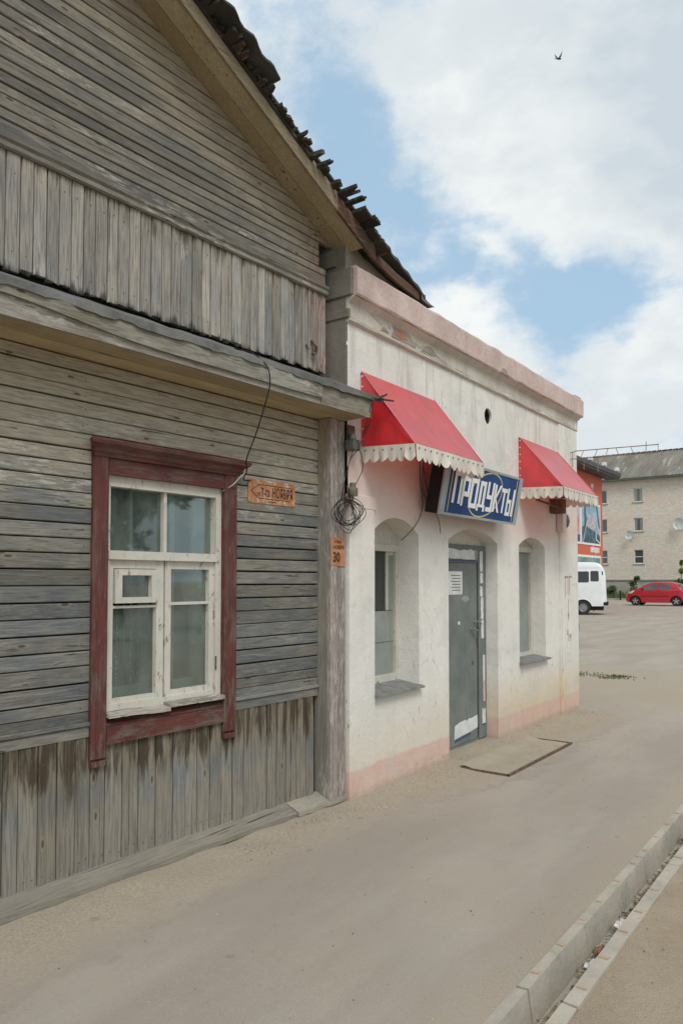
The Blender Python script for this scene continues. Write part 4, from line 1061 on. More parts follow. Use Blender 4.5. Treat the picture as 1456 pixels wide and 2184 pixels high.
# painted marks on the far pilaster: pi-gamma, arrow, 4 m
b = MB(); x = X + .0235
def bar(ya, yb, za, zb):
    if yb - ya < .02: yb = ya + (yb - ya) * .6
    b.box(x, x + .0012, ya, yb, za, zb)
bar(8.955, 8.972, 1.42, 1.66); bar(9.055, 9.072, 1.43, 1.66); bar(8.955, 9.072, 1.645, 1.665)
bar(9.110, 9.127, 1.44, 1.665); bar(9.110, 9.20, 1.648, 1.667)
bar(9.063, 9.077, 1.19, 1.385)
b.prism([(x, 9.045, 1.205), (x, 9.095, 1.205), (x, 9.070, 1.115)], (.0012, 0, 0))
bar(9.01, 9.022, .965, 1.02); bar(9.01, 9.055, .955, .968); bar(9.05, 9.062, .87, 1.02)
bar(9.095, 9.107, .87, .955); bar(9.145, 9.157, .87, .955); b.prism([(x, 9.10, .955), (x, 9.112, .955), (x, 9.135, .915), (x, 9.123, .915)], (.0012, 0, 0)); b.prism([(x, 9.14, .955), (x, 9.152, .955), (x, 9.133, .915), (x, 9.123, .915)], (.0012, 0, 0))
b.build('painted_marking', 'redpaint', shop)

# ------------------------------------------------------------------ awnings
def awning(ya, yb, ztop, zb, zw, xf, label):
    t = root('awning', label, 'awning', (X, (ya + yb) / 2, zw), group='red awnings over the shop windows')
    b = MB(); n = 10; m_ = 14
    for i in range(n + 1):
        for j in range(m_ + 1):
            u, v = i / n, j / m_
            sag = -.012 * math.sin(math.pi * u) * math.sin(math.pi * v) + .0035 * nz(u * 2.2, v * 4.5, 1.6, ya) * min(1, 6 * u * (1 - u))
            b.v.append((X + .012 + (xf - X) * u, ya + (yb - ya) * v, ztop + (zb - ztop) * u + sag))
    for i in range(n):
        for j in range(m_): a = i * (m_ + 1) + j; b.f.append((a, a + 1, a + m_ + 2, a + m_ + 1))
    b.build('canopy', 'redfab', t, smooth=True, recalc=False)
    b = MB()
    for yy in (ya, yb):
        b = MB(); b.tube([(X + .012, yy, ztop), (xf + .012, yy, zb)], .0045, 5); b.build('piping', 'redfab', t)
    for yy in (ya, yb):
        b = MB(); n = 8
        for i in range(n + 1):
            u = i / n; x_ = X + .012 + (xf - X) * u; zt = ztop + (zb - ztop) * u; zl = zw + (zb - zw) * u
            for j in range(7): b.v.append((x_, yy + .004 * math.sin(i + j) * (1 if 0 < i < n and 0 < j < 6 else 0), zl + (zt - zl) * j / 6))
        for i in range(n):
            for j in range(6): a = i * 7 + j; b.f.append((a, a + 1, a + 8, a + 7))
        b.build('side_panel', 'redfab', t, smooth=True, recalc=False)
    # valance: scalloped strip along both sides and the front
    H = .088
    def valance(p0, p1, ns, fold):
        b = MB(); q = 8; N = ns * q; L = (Vector(p1) - Vector(p0)); out = L.normalized().cross(Vector((0, 0, 1)))
        for k in range(N + 1):
            s_ = k / N; ph = (k % q) / q
            dz = .036 * math.sin(math.pi * ph) ** .7 if k % q else 0
            base = Vector(p0) + L * s_; wv = fold * nz(s_ * 6, ya, 1.7) + .0
            for r_ in range(4):
                f = r_ / 3
                b.v.append(tuple(base + out * (.003 + wv * f * f) + Vector((0, 0, -(H + dz) * f + .004))))
        for k in range(N):
            for r_ in range(3): a = k * 4 + r_; b.f.append((a, a + 1, a + 5, a + 4))
        return b.build('valance', 'valance', t, smooth=True, recalc=False)
    fx = xf + .012
    valance((X + .01, ya - .004, zw), (fx, ya - .004, zb), 6, .03)
    valance((fx + .003, ya, zb), (fx + .003, yb, zb + .0), 14, .035)
    valance((fx, yb + .004, zb), (X + .01, yb + .004, zw), 6, .02)
    b = MB(); r_ = .008
    b.tube([(X, ya + .01, ztop - .01), (fx - .01, ya + .01, zb + .005), (fx - .01, yb - .01, zb + .005), (X, yb - .01, ztop - .01)], r_, 6)
    b.tube([(X, ya + .01, zw), (fx - .01, ya + .01, zb)], r_, 6); b.tube([(X, yb - .01, zw), (fx - .01, yb - .01, zb)], r_, 6)
    b.build('frame', 'rust', t)
    b = MB()
    for k in range(6): b.lathe([(.006, -.012), (.006, -.006)], (X + .05 + (xf - X - .05) * k / 5.3, ya, zw + (zb - zw) * k / 5 - .028), 'Y', 7)
    for k in range(13): b.lathe([(.006, .005), (.006, .011)], (fx + .002, ya + .04 + (yb - ya - .08) * k / 12, zb - .024), 'X', 7)
    b.build('rivets', 'boxgrey', t, kind='stuff')
    b = MB()
    for k in range(7): b.lathe([(.007, .0), (.006, .006)], (X + .022, ya + .0, zw + .06 + (ztop - zw - .10) * k / 6), 'Y', 7); b.v[-14:] = [(v[0], v[1] - .008, v[2]) for v in b.v[-14:]]
    b.build('fixing_screws', 'lampwhite', t, kind='stuff')
    return t
awning(4.61, 5.735, 3.175, 2.578, 2.60, .61, 'larger red awning with cream scalloped edge, over the left shop window beside the timber house')
awning(7.61, 8.76, 3.150, 2.580, 2.60, .625, 'farther red awning with cream scalloped edge, right of the blue shop sign')

# ------------------------------------------------------------------ shop sign (tilted light box)
sg = root('shop_sign', 'blue light box sign with white lettering above the shop door', 'sign', (.25, 6.25, 2.18))
sg.rotation_euler = (0, R(11), 0)
ya, yb, za, zb, xf = 5.455, 7.045, 2.175, 2.640, .345
b = MB(); b.box(xf - .13, xf - .012, ya, yb, za, zb); b.build('box', 'black', sg, bevel=.004)
b = MB()
f_ = .055
for q in [(ya, yb, za, za + .022), (ya, yb, zb - .022, zb), (ya, ya + f_ * 1.6, za + .022, zb - .022), (yb - f_ * 1.4, yb, za + .022, zb - .022)]: b.box(xf - .0118, xf + .004, *q)
b.build('frame', 'signframe', sg)
b = MB(); b.box(xf - .0115, xf, ya + f_ * 1.6, yb - f_ * 1.4, za + .0225, zb - .0225); b.build('face', 'signblue', sg)
for yy in (ya + .135, yb - .125):
    b = MB(); b.box(xf + .0005, xf + .0015, yy, yy + .012, za + .03, zb - .03); b.build('yellow_line', 'signyellow', sg)
b = MB()
cy, cz = (ya + yb) / 2 + .03, (za + zb) / 2
def ell(a):
    e, f = .34 * math.cos(a), .205 * math.sin(a); t = R(18)
    return cy + e * math.cos(t) - f * math.sin(t), cz + (e * math.sin(t) + f * math.cos(t)) * .93
for k in range(48):
    a, c = R(k * 7.5), R(k * 7.5 + 7.5); p, q = ell(a), ell(c)
    wd = .0065
    n_ = Vector((q[1] - p[1], -(q[0] - p[0]))).normalized() * wd
    b.prism([(xf + .0005, p[0] - n_.x, p[1] - n_.y), (xf + .0005, q[0] - n_.x, q[1] - n_.y), (xf + .0005, q[0] + n_.x, q[1] + n_.y), (xf + .0005, p[0] + n_.x, p[1] + n_.y)], (.001, 0, 0))
b.build('yellow_ring', 'signyellow', sg)
T = .27
GL = {'П': [(0, T, 0, 1), (1 - T, 1, 0, 1), (T, 1 - T, .82, 1)], 'Р': [(0, T, 0, 1), (T, 1, .82, 1), (T, 1, .32, .48), (1 - T, 1, .48, .82)],
      'О': [(0, T, 0, 1), (1 - T, 1, 0, 1), (T, 1 - T, .84, 1), (T, 1 - T, 0, .16)],
      'Д': [(.12, .12 + T, .16, 1), (.88 - T, .88, .16, 1), (.12 + T, .88 - T, .84, 1), (0, 1, .06, .16), (0, .2, -.08, .06), (.8, 1, -.08, .06)],
      'У': [(0, T, .42, 1), (1 - T, 1, 0, 1), (T, 1 - T, .42, .56), (.1, 1 - T, 0, .15)],
      'К': [(0, T, 0, 1)], 'Т': [(.5 - T / 2, .5 + T / 2, 0, .84), (0, 1, .84, 1)],
      'Ы': [(0, .20, 0, 1), (.20, .62, .46, .60), (.20, .62, 0, .14), (.45, .62, .14, .46), (.78, 1, 0, 1)]}
yy = ya + .185
for ch, wd, hh, zo in [('П', .150, .285, .012), ('Р', .140, .265, .0), ('О', .148, .262, -.005), ('Д', .160, .250, .0), ('У', .140, .270, -.012), ('К', .145, .255, -.005), ('Т', .120, .235, -.004), ('Ы', .170, .262, -.02)]:
    b = MB(); zz0 = za + .098 + zo
    for (u0, u1, v0, v1) in GL[ch]: b.box(xf + .002, xf + .0045, yy + u0 * wd, yy + u1 * wd, zz0 + v0 * hh, zz0 + v1 * hh)
    if ch == 'К':
        for s_ in (1, -1):
            vm_ = .5; p = [(T, vm_ - .08), (T, vm_ + .08), (1 - T, .5 + .5 * s_), (1.02, .5 + .5 * s_)] if s_ > 0 else [(T, vm_ + .08), (T, vm_ - .08), (1 - T, 0), (1.02, 0)]
            b.prism([(xf + .002, yy + u * wd, zz0 + v * hh) for u, v in (p[0], p[1], p[2], p[3])], (.0025, 0, 0))
    b.build('letter', 'signwhite', sg); yy += wd + .014
b = MB(); b.tube([(X, 5.7, 2.5), (xf - .1, 5.7, 2.45)], .01, 5); b.tube([(X, 6.8, 2.5), (xf - .1, 6.8, 2.45)], .01, 5); b.build('bracket', 'rust', sg)

# ------------------------------------------------------------------ corner clutter: insulators, wires
def insulator(loc, s, label):
    t = root('insulator', label, 'insulator', (0, 0, 0), world=loc, group='old glazed insulators by the corner post')
    b = MB(); b.lathe([(0.001, 0), (.034 * s, 0), (.038 * s, .006 * s), (.038 * s, .052 * s), (.030 * s, .062 * s), (.022 * s, .068 * s), (.024 * s, .082 * s), (.020 * s, .098 * s), (.001, .100 * s)], n=16); b.build('body', 'insul', t, smooth=True)
    b = MB(); b.tube([(0, 0, -.002), (0, 0, -.025), (-.02, -.02, -.03), (-.045, -.045, .0), (-.05, -.06, .03)], .006, 6); b.build('hook', 'rust', t)
    return t
insulator((.205, 4.43, 2.215), 1.0, 'olive glazed insulator on a bent hook, right above the coil of wire')
jb = root('junction_box', 'small grey junction box under the pent roof corner', 'box', (.2, 4.45, 2.56))
b = MB(); b.box(.155, .235, 4.40, 4.485, 2.548, 2.628); b.build('body', 'boxgrey', jb, bevel=.008)
b = MB(); b.lathe([(.022, 2.628), (.026, 2.64), (.018, 2.67)], (.2, 4.44, 0), 'Z', 12); b.build('cap', 'steel', jb, smooth=True)
b = MB(); b.box(.150, .17, 4.43, 4.51, 2.60, 2.74); b.build('bracket', 'rust', jb)
cw = root('wire_coil', 'tangled loops of thin black wire hanging beside the corner post', 'wire', (.21, 4.39, 2.0))
random.seed(12)
b = MB()
for k in range(9):
    cy, cz, ry, rz_ = 4.385 + J(.035), 2.085 + J(.028), .135 + J(.045), .098 + J(.026); ph = random.random() * 6.28; ti = J(.5)
    pts = []
    for i in range(25):
        a = ph + 2 * math.pi * i / 24
        e, f = ry * math.cos(a), rz_ * math.sin(a)
        pts.append((.205 + .03 * math.sin(a + k) + .012 * math.sin(3 * a + k), cy + e * math.cos(ti) - f * math.sin(ti), cz + (e * math.sin(ti) * .6 + f * math.cos(ti))))
    b.tube(pts, .0026, 5)
b.build('loops', 'wire', cw)
wr = root('drop_wires', 'thin black wires hanging from the pent roof corner down to the wire coil', 'wire', (.3, 4.4, 2.2))
for P_ in [[(.40, 4.40, 2.90), (.33, 4.42, 2.72), (.25, 4.443, 2.565), (.22, 4.368, 2.456), (.2, 4.298, 2.198), (.2, 4.253, 2.061)],
           [(.24, 4.46, 2.56), (.24, 4.50, 2.50), (.23, 4.52, 2.42), (.22, 4.47, 2.33), (.21, 4.42, 2.26), (.2, 4.36, 2.14)],
           [(.22, 4.42, 2.55), (.21, 4.37, 2.43), (.21, 4.36, 2.30), (.21, 4.40, 2.18), (.21, 4.45, 2.05)],
           [(.42, 4.39, 2.88), (.38, 4.41, 2.80), (.36, 4.42, 2.74), (.30, 4.45, 2.66)]]:
    b = MB(); b.tube(smooth_pts(P_), .003, 5); b.build('wire', 'wire', wr)
aw = root('drop_wires', 'two thin black wires dangling below the left awning toward the blue sign', 'wire', (.3, 5.4, 2.2))
for P_ in [[(.42, 5.03, 2.62), (.35, 5.149, 2.52), (.25, 5.33, 2.404), (.19, 5.468, 2.228), (.17, 5.39, 2.066), (.1, 5.272, 1.935)],
           [(.46, 5.02, 2.62), (.4, 5.12, 2.536), (.3, 5.326, 2.4), (.25, 5.557, 2.211), (.2, 5.731, 2.126), (.18, 5.802, 2.017)],
           [(.42, 5.10, 2.60), (.32, 5.24, 2.43), (.26, 5.38, 2.30), (.25, 5.50, 2.27), (.27, 5.60, 2.33), (.24, 5.66, 2.25)]]:
    b = MB(); b.tube(smooth_pts(P_), .0035, 5); b.build('wire', 'wire', aw)
# horn loudspeaker / lamp box and rusty bracket at the far pilaster
lb = root('wall_lamp', 'old whitewashed box lamp with dark rounded hood on the far pilaster below the awning', 'lamp', (.2, 8.8, 2.17))
b = MB(); b.box(.155, .235, 8.74, 8.86, 2.19, 2.42); b.build('housing', 'plaster', lb, bevel=.008)
b = MB(); b.lathe([(.085, 0), (.09, .012), (.075, .03), (.04, .045), (.001, .05)], (.19, 8.93, 2.33), 'X', 18); b.build('hood', 'boxgrey', lb, smooth=True)
b = MB(); b.tube([(X + .02, 8.84, 2.2), (X + .03, 8.842, 1.2), (X + .028, 8.84, .25)], .012, 8); b.build('conduit', 'plaster', lb)
rb = root('rusty_bracket', 'rusty steel bracket box under the far awning', 'bracket', (.2, 8.6, 2.4))
b = MB(); b.box(.155, .30, 8.52, 8.66, 2.395, 2.56); b.build('plate', 'rust', rb, bevel=.004)
b = MB(); b.tube([(.16, 8.1, 2.52), (.30, 8.55, 2.44)], .012, 6); b.build('strut', 'rust', rb)
# projecting frame of a former hanging sign
pf = root('sign_frame', 'rusty projecting steel frame of an old hanging sign, sticking out above the far awning', 'frame', (.6, 9.2, 3.1))
b = MB()
r_ = .0055; Y = 9.2
b.tube([(.16, Y, 3.195), (.25, Y, 3.215), (1.21, Y, 3.195)], r_, 6); b.tube([(.16, Y, 3.12), (1.20, Y, 3.105)], r_, 6)
b.build('rail', 'rustpipe', pf)
for xx in (.16, .30, .47, .60, .76, .93, 1.205):
    d = 0 if xx in (.16, 1.205) else .035 * (1 if xx < .7 else -1)
    b = MB(); b.tube([(xx, Y, 3.115), (xx + d, Y, 3.208)], .004, 5); b.build('rung', 'rustpipe', pf)
for (xx, z0, z1) in [(.20, 3.02, 3.2), (.34, 2.98, 3.11), (.51, 2.93, 3.11), (.98, 3.06, 3.13), (1.07, 3.08, 3.24)]:
    b = MB(); b.tube([(xx, Y, z0), (xx + .003, Y, z1)], .0045, 5); b.build('hanger', 'rustpipe', pf)

# ------------------------------------------------------------------ cellar hatch in the pavement
ht = root('cellar_hatch', 'dirt covered rectangular hatch with rusty steel edging set in the pavement before the door', 'hatch', (.56, 6.6, .0))
b = MB()
for q in [(.34, .78, 5.835, 5.85, .0, .018), (.766, .785, 5.835, 7.36, .0, .020), (.40, .785, 7.345, 7.36, .0, .019)]: b.box(*q)
b.build('edging', 'rust', ht)
sheet(.33, .765, 5.85, 7.34, 10, 30, lambda x, y: .012 + .006 * nz(x, y, 6) + .022 * ss(.50, .33, x)).build('cover', 'hatchdust', ht, smooth=True)

# ------------------------------------------------------------------ loose stuff on the ground
random.seed(3)
def scatter(name, m_, n, area, smin, smax, label, dens=None, zf=pave):
    b = MB()
    for _ in range(n):
        x, y = area(); s_ = smin + (smax - smin) * random.random() ** 3
        z = zf(x, y); a = random.random() * 6.28; c, d = math.cos(a) * s_, math.sin(a) * s_; h = s_ * (.5 + random.random() * .4)
        e = 1 + J(.3)
        b.add([(x + c, y + d, z - .2 * s_), (x - d * e, y + c * e, z - .2 * s_), (x - c, y - d, z - .2 * s_), (x + d, y - c, z - .2 * s_), (x + c * .3, y + d * .2, z + h), (x - d * .4, y + c * .3, z + h * .8)],
              [(0, 1, 5, 4), (1, 2, 5), (2, 3, 4, 5), (3, 0, 4)])
    return b.build(name, m_, kind='stuff', label=label)
def near_wall():
    y = random.uniform(3.2, 9.6); x = .02 + abs(random.gauss(0, .22 if y > 4.4 else .14)) + (.17 if y > 4.45 else .15); return x, y
scatter('gravel', 'pebble', 3600, near_wall, .002, .008, 'scattered small pebbles along the foot of the walls')
scatter('gravel', 'darkpebble', 1500, near_wall, .002, .007, 'dark grit scattered along the foot of the walls')
scatter('gravel', 'pebble', 1500, lambda: (random.uniform(2.35, 3.4), random.uniform(1.4, 6)), .0015, .006, 'fine pebbles on the dirt by the drain', zf=lambda x, y: -.008)
scatter('gravel', 'darkpebble', 420, lambda: (random.uniform(.5, 2.05), random.uniform(1.2, 9.5)), .002, .0075, 'stray dark specks of grit over the asphalt')
scatter('gravel', 'pebble', 420, lambda: (random.uniform(.5, 2.05), random.uniform(1.2, 9.5)), .002, .007, 'stray pale specks of grit over the asphalt')
def in_drain(): return random.gauss(2.215, .02), random.uniform(1.8, 6.4)
b = MB()
for _ in range(1500):
    x, y = in_drain(); x = max(2.165, min(2.257, x)); dn = .5 + .5 * nz(0, y, 2.1)
    if random.random() > dn + .15: continue
    s_ = .005 + .016 * random.random(); a = random.random() * 6.28; t = J(.8); z = -.13 + random.random() * .045 * dn
    u = Vector((math.cos(a), math.sin(a), t * .6)) * s_; v = Vector((-math.sin(a), math.cos(a), J(.5))) * s_ * .45
    p = Vector((x, y, z)); q = Vector((0, 0, .002))
    b.add([p - u, p + v, p + u, p - v, p - u + q, p + v + q, p + u + q, p - v + q], [(0, 1, 2, 3), (4, 5, 6, 7), (0, 1, 5, 4), (1, 2, 6, 5), (2, 3, 7, 6), (3, 0, 4, 7)])
b.build('leaf_litter', 'litter', kind='stuff', label='dry leaves and litter lying in the drain channel')
def scrap(name, m_, y, x, s_, label, cat, z=-.085):
    b = MB(); n = 5; random.seed(int(y * 100))
    for i in range(n + 1):
        for j in range(n + 1): b.v.append((x + (i / n - .5) * s_ * .8 + J(.006), y + (j / n - .5) * s_ * 1.7 + J(.006), z + J(.012) + .010 * math.sin(i * 2 + j)))
    k = len(b.v); b.v += [(p[0], p[1], p[2] - .0015) for p in b.v]
    for i in range(n):
        for j in range(n): a = i * (n + 1) + j; b.f.append((a, a + 1, a + n + 2, a + n + 1)); b.f.append((k + a, k + a + n + 1, k + a + n + 2, k + a + 1))
    b.build(name, m_, label=label, cat=cat, recalc=False)
scrap('paper_scrap', 'paper', 3.36, 2.235, .055, 'torn white paper scrap in the drain by its near wall', 'litter')
scrap('wrapper', 'plateB', 3.52, 2.215, .030, 'small orange wrapper lying in the drain', 'litter')
scrap('plastic_bag', 'lampwhite', 3.86, 2.215, .060, 'pale crumpled plastic bag in the drain among leaves', 'litter')
scrap('plastic_bag', 'lampwhite', 5.37, 2.225, .055, 'farther crumpled clear plastic scrap in the drain at the right edge', 'litter', -.05)
b = MB(); b.tube([(2.78, 3.68, .004), (2.84, 3.74, .006), (2.90, 3.79, .004)], .003, 5); b.build('twig', 'bark', label='thin dark twig lying on the sandy dirt right of the drain', cat='twig')
# weeds on the sandy patch past the shop corner
b = MB(); random.seed(5)
for _ in range(520):
    cx, cy, sx, sy = random.choice([(-1.0, 12.9, .16, .16), (-1.05, 12.2, .12, .10), (-.42, 12.75, .16, .09), (-.35, 13.0, .12, .06)])
    x, y = random.gauss(cx, sx), random.gauss(cy, sy); h = .012 + .028 * random.random(); a = random.random() * 6.28; w_ = .010
    dx, dy = math.cos(a) * w_, math.sin(a) * w_; lx, ly = J(.03), J(.03)
    b.add([(x - dx, y - dy, 0), (x + dx, y + dy, 0), (x + lx, y + ly, h)], [(0, 1, 2)])
b.build('grass_patch', 'grass', kind='stuff', label='low green weeds on the sandy patch past the shop corner', recalc=False)

# ------------------------------------------------------------------ vehicles (front towards -X)
def vehicle(name, label, cat, L, W_, top, bot, belt, tumble, wheels, rw, paint, glassm, loc, group=None, nx=72, front_r=.5, rear_r=.35, sy=1.0, rimm='rim', style='star', rz=0):
    t = root(name, label, cat, (0, 0, 0), world=loc, group=group, rz=R(rz))
    H = max(top(L * k / 50) for k in range(51))
    def hw(x, z):
        w_ = W_ / 2
        w_ *= 1 - tumble * max(0, (z - belt) / (H - belt)) ** 1.3
        w_ *= 1 - .05 * max(0, (.5 - z) / .5)
        if x < front_r: w_ *= 1 - .28 * ((front_r - x) / front_r) ** 2.4
        if x > L - rear_r: w_ *= 1 - .16 * ((x - L + rear_r) / rear_r) ** 2.4
        return w_
    def bz(x):
        z = bot(x)
        for wx in wheels:
            d = abs(x - wx); ra = rw + .055
            if d < ra: z = max(z, rw + math.sqrt(ra * ra - d * d) * .98)
        return z
    b = MB(); nzl = 13
    for i in range(nx + 1):
        x = L * i / nx; zt, zb_ = top(x), bz(x)
        zb_ = min(zb_, zt - .05)
        ring = []
        for j in range(nzl + 1):
            f = j / nzl; z = zb_ + (zt - .07 - zb_) * f; ring.append((x, hw(x, z), z))
        w_ = ring[-1][1]
        ring += [(x, w_ - .025, zt - .03), (x, w_ - .09, zt - .008), (x, w_ * .45, zt + .004)]
        full = [(p[0], -p[1], p[2]) for p in ring] + [(x, 0, zt + .008)] + ring[::-1]
        b.v += full
    m_ = len(full)
    for i in range(nx):
        for j in range(m_ - 1): a = i * m_ + j; b.f.append((a, a + 1, a + m_ + 1, a + m_))
    for i in (0, nx):
        h = m_ // 2
        for j in range(h): a = i * m_ + j; c = i * m_ + m_ - 1 - j; b.f.append((a, a + 1, c - 1, c) if a + 1 != c - 1 else (a, a + 1, c))
    b.build('body', paint, t, smooth=True)
    b = MB(); b.box(.15, L - .15, -W_ / 2 * .86, W_ / 2 * .86, .22, max(.45, belt * .55)); b.build('underbody', 'black', t)
    def patch(name, pts, m_, par=t, off=.008, both=True, lab=None):
        for s_ in ((-1, 1) if both else (-1,)):
            b = MB(); cx = sum(p[0] for p in pts) / len(pts); cz = sum(p[1] for p in pts) / len(pts); n = len(pts)
            vs = [(cx, s_ * (hw(cx, cz) + off), cz)]
            for r_ in (.5, 1.0):
                for p in pts:
                    x, z = cx + (p[0] - cx) * r_, cz + (p[1] - cz) * r_; vs.append((x, s_ * (hw(x, z) + off), z))
            fs = [(0, 1 + i, 1 + (i + 1) % n) for i in range(n)] + [(1 + i, 1 + n + i, 1 + n + (i + 1) % n, 1 + (i + 1) % n) for i in range(n)]
            vs2 = [(v[0], v[1] - s_ * .02, v[2]) for v in vs]; k = len(vs)
            fs += [tuple(k + i for i in f[::-1]) for f in fs] + [(1 + n + i, 1 + n + (i + 1) % n, k + 1 + n + (i + 1) % n, k + 1 + n + i) for i in range(n)]
            b.add(vs + vs2, fs); b.build(name, m_, par, smooth=False, label=lab)
    for wx in wheels:
        for s_ in (-1, 1):
            yo = s_ * (W_ / 2 - .03); b = MB(); tw = .19
            b.lathe([(rw * .60, 0), (rw * .93, 0), (rw, .03), (rw, tw - .03), (rw * .93, tw), (rw * .6, tw)], (wx, yo - (tw if s_ > 0 else 0), rw), 'Y', 28)
            wh = b.build('wheel', 'tyre', t, smooth=True)
            b = MB(); y0 = yo + s_ * .004
            if style == 'star':
                for k in range(5):
                    a = R(90 + 72 * k); c, d = math.cos(a), math.sin(a); r0, r1 = rw * .08, rw * .60; q = rw * .09
                    b.prism([(wx + c * r0 - d * q, y0, rw + d * r0 + c * q), (wx + c * r1 - d * q * 1.5, y0, rw + d * r1 + c * q * 1.5), (wx + c * r1 + d * q * 1.5, y0, rw + d * r1 - c * q * 1.5), (wx + c * r0 + d * q, y0, rw + d * r0 - c * q)], (0, s_ * .02, 0))
                b.lathe([(rw * .16, -.005), (rw * .16, .03 )], (wx, y0 + (0 if s_ > 0 else -.025), rw), 'Y', 14)
            else:
                b.lathe([(rw * .58, 0), (rw * .55, .02), (rw * .36, -.01), (rw * .30, .03), (.001, .03)] if s_ > 0 else [(.001, -.03), (rw * .30, -.03), (rw * .36, .01), (rw * .55, -.02), (rw * .58, 0)], (wx, y0, rw), 'Y', 20)
            b.build('rim', rimm, wh)
    return t, hw, patch
def interp(pts):
    def f(x):
        if x <= pts[0][0]: return pts[0][1]
        for (a, za), (c, zc) in zip(pts, pts[1:]):
            if x <= c:
                u = (x - a) / (c - a); return za + (zc - za) * u
        return pts[-1][1]
    return f
def dense(pts, n=6):
    P_ = smooth_pts([(p[0], p[1], 0) for p in pts], n); return interp([(p.x, p.y) for p in P_])
sc_ = 1.085
S = lambda l: [(a * sc_, c * sc_) for a, c in l]
top = dense(S([(0, .50), (.05, .66), (.2, .80), (.5, .95), (.82, 1.07), (1.15, 1.27), (1.5, 1.39), (1.87, 1.44), (2.37, 1.445), (2.75, 1.41), (2.97, 1.33), (3.15, 1.14), (3.30, .95), (3.40, .78), (3.43, .60)]))
bot = interp(S([(0, .30), (.2, .20), (.9, .19), (2.6, .19), (3.2, .24), (3.43, .34)]))
car, hw, pt = vehicle('hatchback_car', 'small bright red hatchback with silver star wheels parked before the brick flats', 'car', 3.43 * sc_, 1.63 * sc_, top, bot, .93 * sc_, .22, (.62 * sc_, 2.95 * sc_), .285 * sc_, 'carred', 'autoglass', (-10.75, 52.7, 0))
pt('side_window', S([(1.02, .92), (1.12, 1.06), (1.35, 1.22), (1.60, 1.30), (1.92, 1.325), (1.90, .97)]), 'autoglass')
pt('side_window', S([(2.02, .975), (2.04, 1.31), (2.4, 1.31), (2.62, 1.24), (2.68, 1.14), (2.60, 1.02), (2.35, .975)]), 'autoglass')
pt('headlight', S([(.22, .72), (.28, .80), (.52, .92), (.60, .90), (.42, .74)]), 'lampwhite', off=.012)
pt('tail_light', S([(3.03, .92), (3.10, 1.10), (3.20, 1.0), (3.22, .88)]), 'lampred', off=.012)
pt('side_moulding', S([(.92, .575), (.92, .60), (2.55, .60), (2.55, .575)]), 'black', off=.012)
pt('door_seam', S([(1.93, .30), (1.93, .95), (1.945, .95), (1.945, .30)]), 'black', off=.004)
pt('door_seam', S([(.98, .30), (.98, .90), (.992, .90), (.992, .30)]), 'black', off=.004)
pt('door_handle', S([(1.72, .80), (1.72, .835), (1.86, .835), (1.86, .80)]), 'carred', off=.022)
pt('sill_trim', S([(.95, .255), (.95, .285), (2.6, .285), (2.6, .255)]), 'lampred', off=.014)
b = MB(); L_ = sc_
for s_ in (0,):
    pts = [(3.02, 1.31), (3.14, 1.16), (3.25, 1.03), (3.34, .88)]
    n = len(pts)
    for (x, z) in pts: b.v += [(x * L_ + .02, -hw(x * L_, z * L_) * .86, z * L_ + .012), (x * L_ + .045, 0, z * L_ + .02), (x * L_ + .02, hw(x * L_, z * L_) * .86, z * L_ + .012)]
    for i in range(n - 1):
        for j in range(2): a = i * 3 + j; b.f.append((a, a + 1, a + 4, a + 3))
    k = len(b.v); b.v += [(v[0] - .03, v[1], v[2] - .02) for v in b.v]; b.f += [tuple(k + q for q in f[::-1]) for f in list(b.f)]
b.build('rear_window', 'autoglass', car)
b = MB()
for s_ in (-1,): b.lathe([(.02, 0), (.075, .03), (.085, .09), (.03, .13)], (1.05 * L_, s_ * (.79 * L_) - .06, .98 * L_), 'Y', 10)
b.build('mirror', 'black', car)
# van
topv = dense([(0, .75), (.06, 1.0), (.5, 1.15), (.9, 1.28), (1.25, 1.75), (1.55, 2.2), (1.9, 2.44), (2.4, 2.52), (3.6, 2.53), (4.3, 2.53), (4.72, 2.50), (4.93, 2.40), (5.06, 2.22), (5.14, 1.95), (5.18, 1.6), (5.19, .6)])
botv = interp([(0, .40), (.3, .38), (5.0, .42), (5.19, .50)])
van, hwv, pv = vehicle('minibus_van', 'white high-roof van seen from its rear left, half hidden by the shop corner', 'van', 5.19, 2.0, topv, botv, 1.35, .12, (.95, 4.12), .345, 'vanwhite', 'vanglass', (-12.61, 35.73, 0), rz=16, nx=110, front_r=.6, rear_r=.25, rimm='hub', style='disc')
pv('side_window', [(3.30, 1.55), (3.27, 1.60), (3.27, 2.03), (3.30, 2.08), (4.36, 2.08), (4.40, 2.04), (4.40, 1.60), (4.37, 1.55)], 'vanglass')
pv('side_window', [(4.49, 1.60), (4.47, 1.66), (4.47, 2.06), (4.50, 2.10), (4.80, 2.10), (4.84, 2.04), (4.85, 1.66), (4.82, 1.60)], 'vanglass')
pv('side_window', [(2.15, 1.55), (2.12, 1.60), (2.12, 2.03), (2.15, 2.08), (3.14, 2.08), (3.18, 2.04), (3.18, 1.60), (3.14, 1.55)], 'vanglass')
pv('side_window', [(1.05, 1.45), (1.45, 2.0), (2.0, 2.03), (2.0, 1.45)], 'vanglass')
pv('vent', [(4.99, 1.90), (4.98, 2.08), (5.03, 2.08), (5.04, 1.90)], 'black')
pv('roof_seam', [(1.9, 2.235), (1.9, 2.248), (5.0, 2.248), (5.0, 2.235)], 'hub', off=.004)
pv('body_seam', [(.4, .905), (.4, .918), (5.14, .918), (5.14, .905)], 'hub', off=.004)
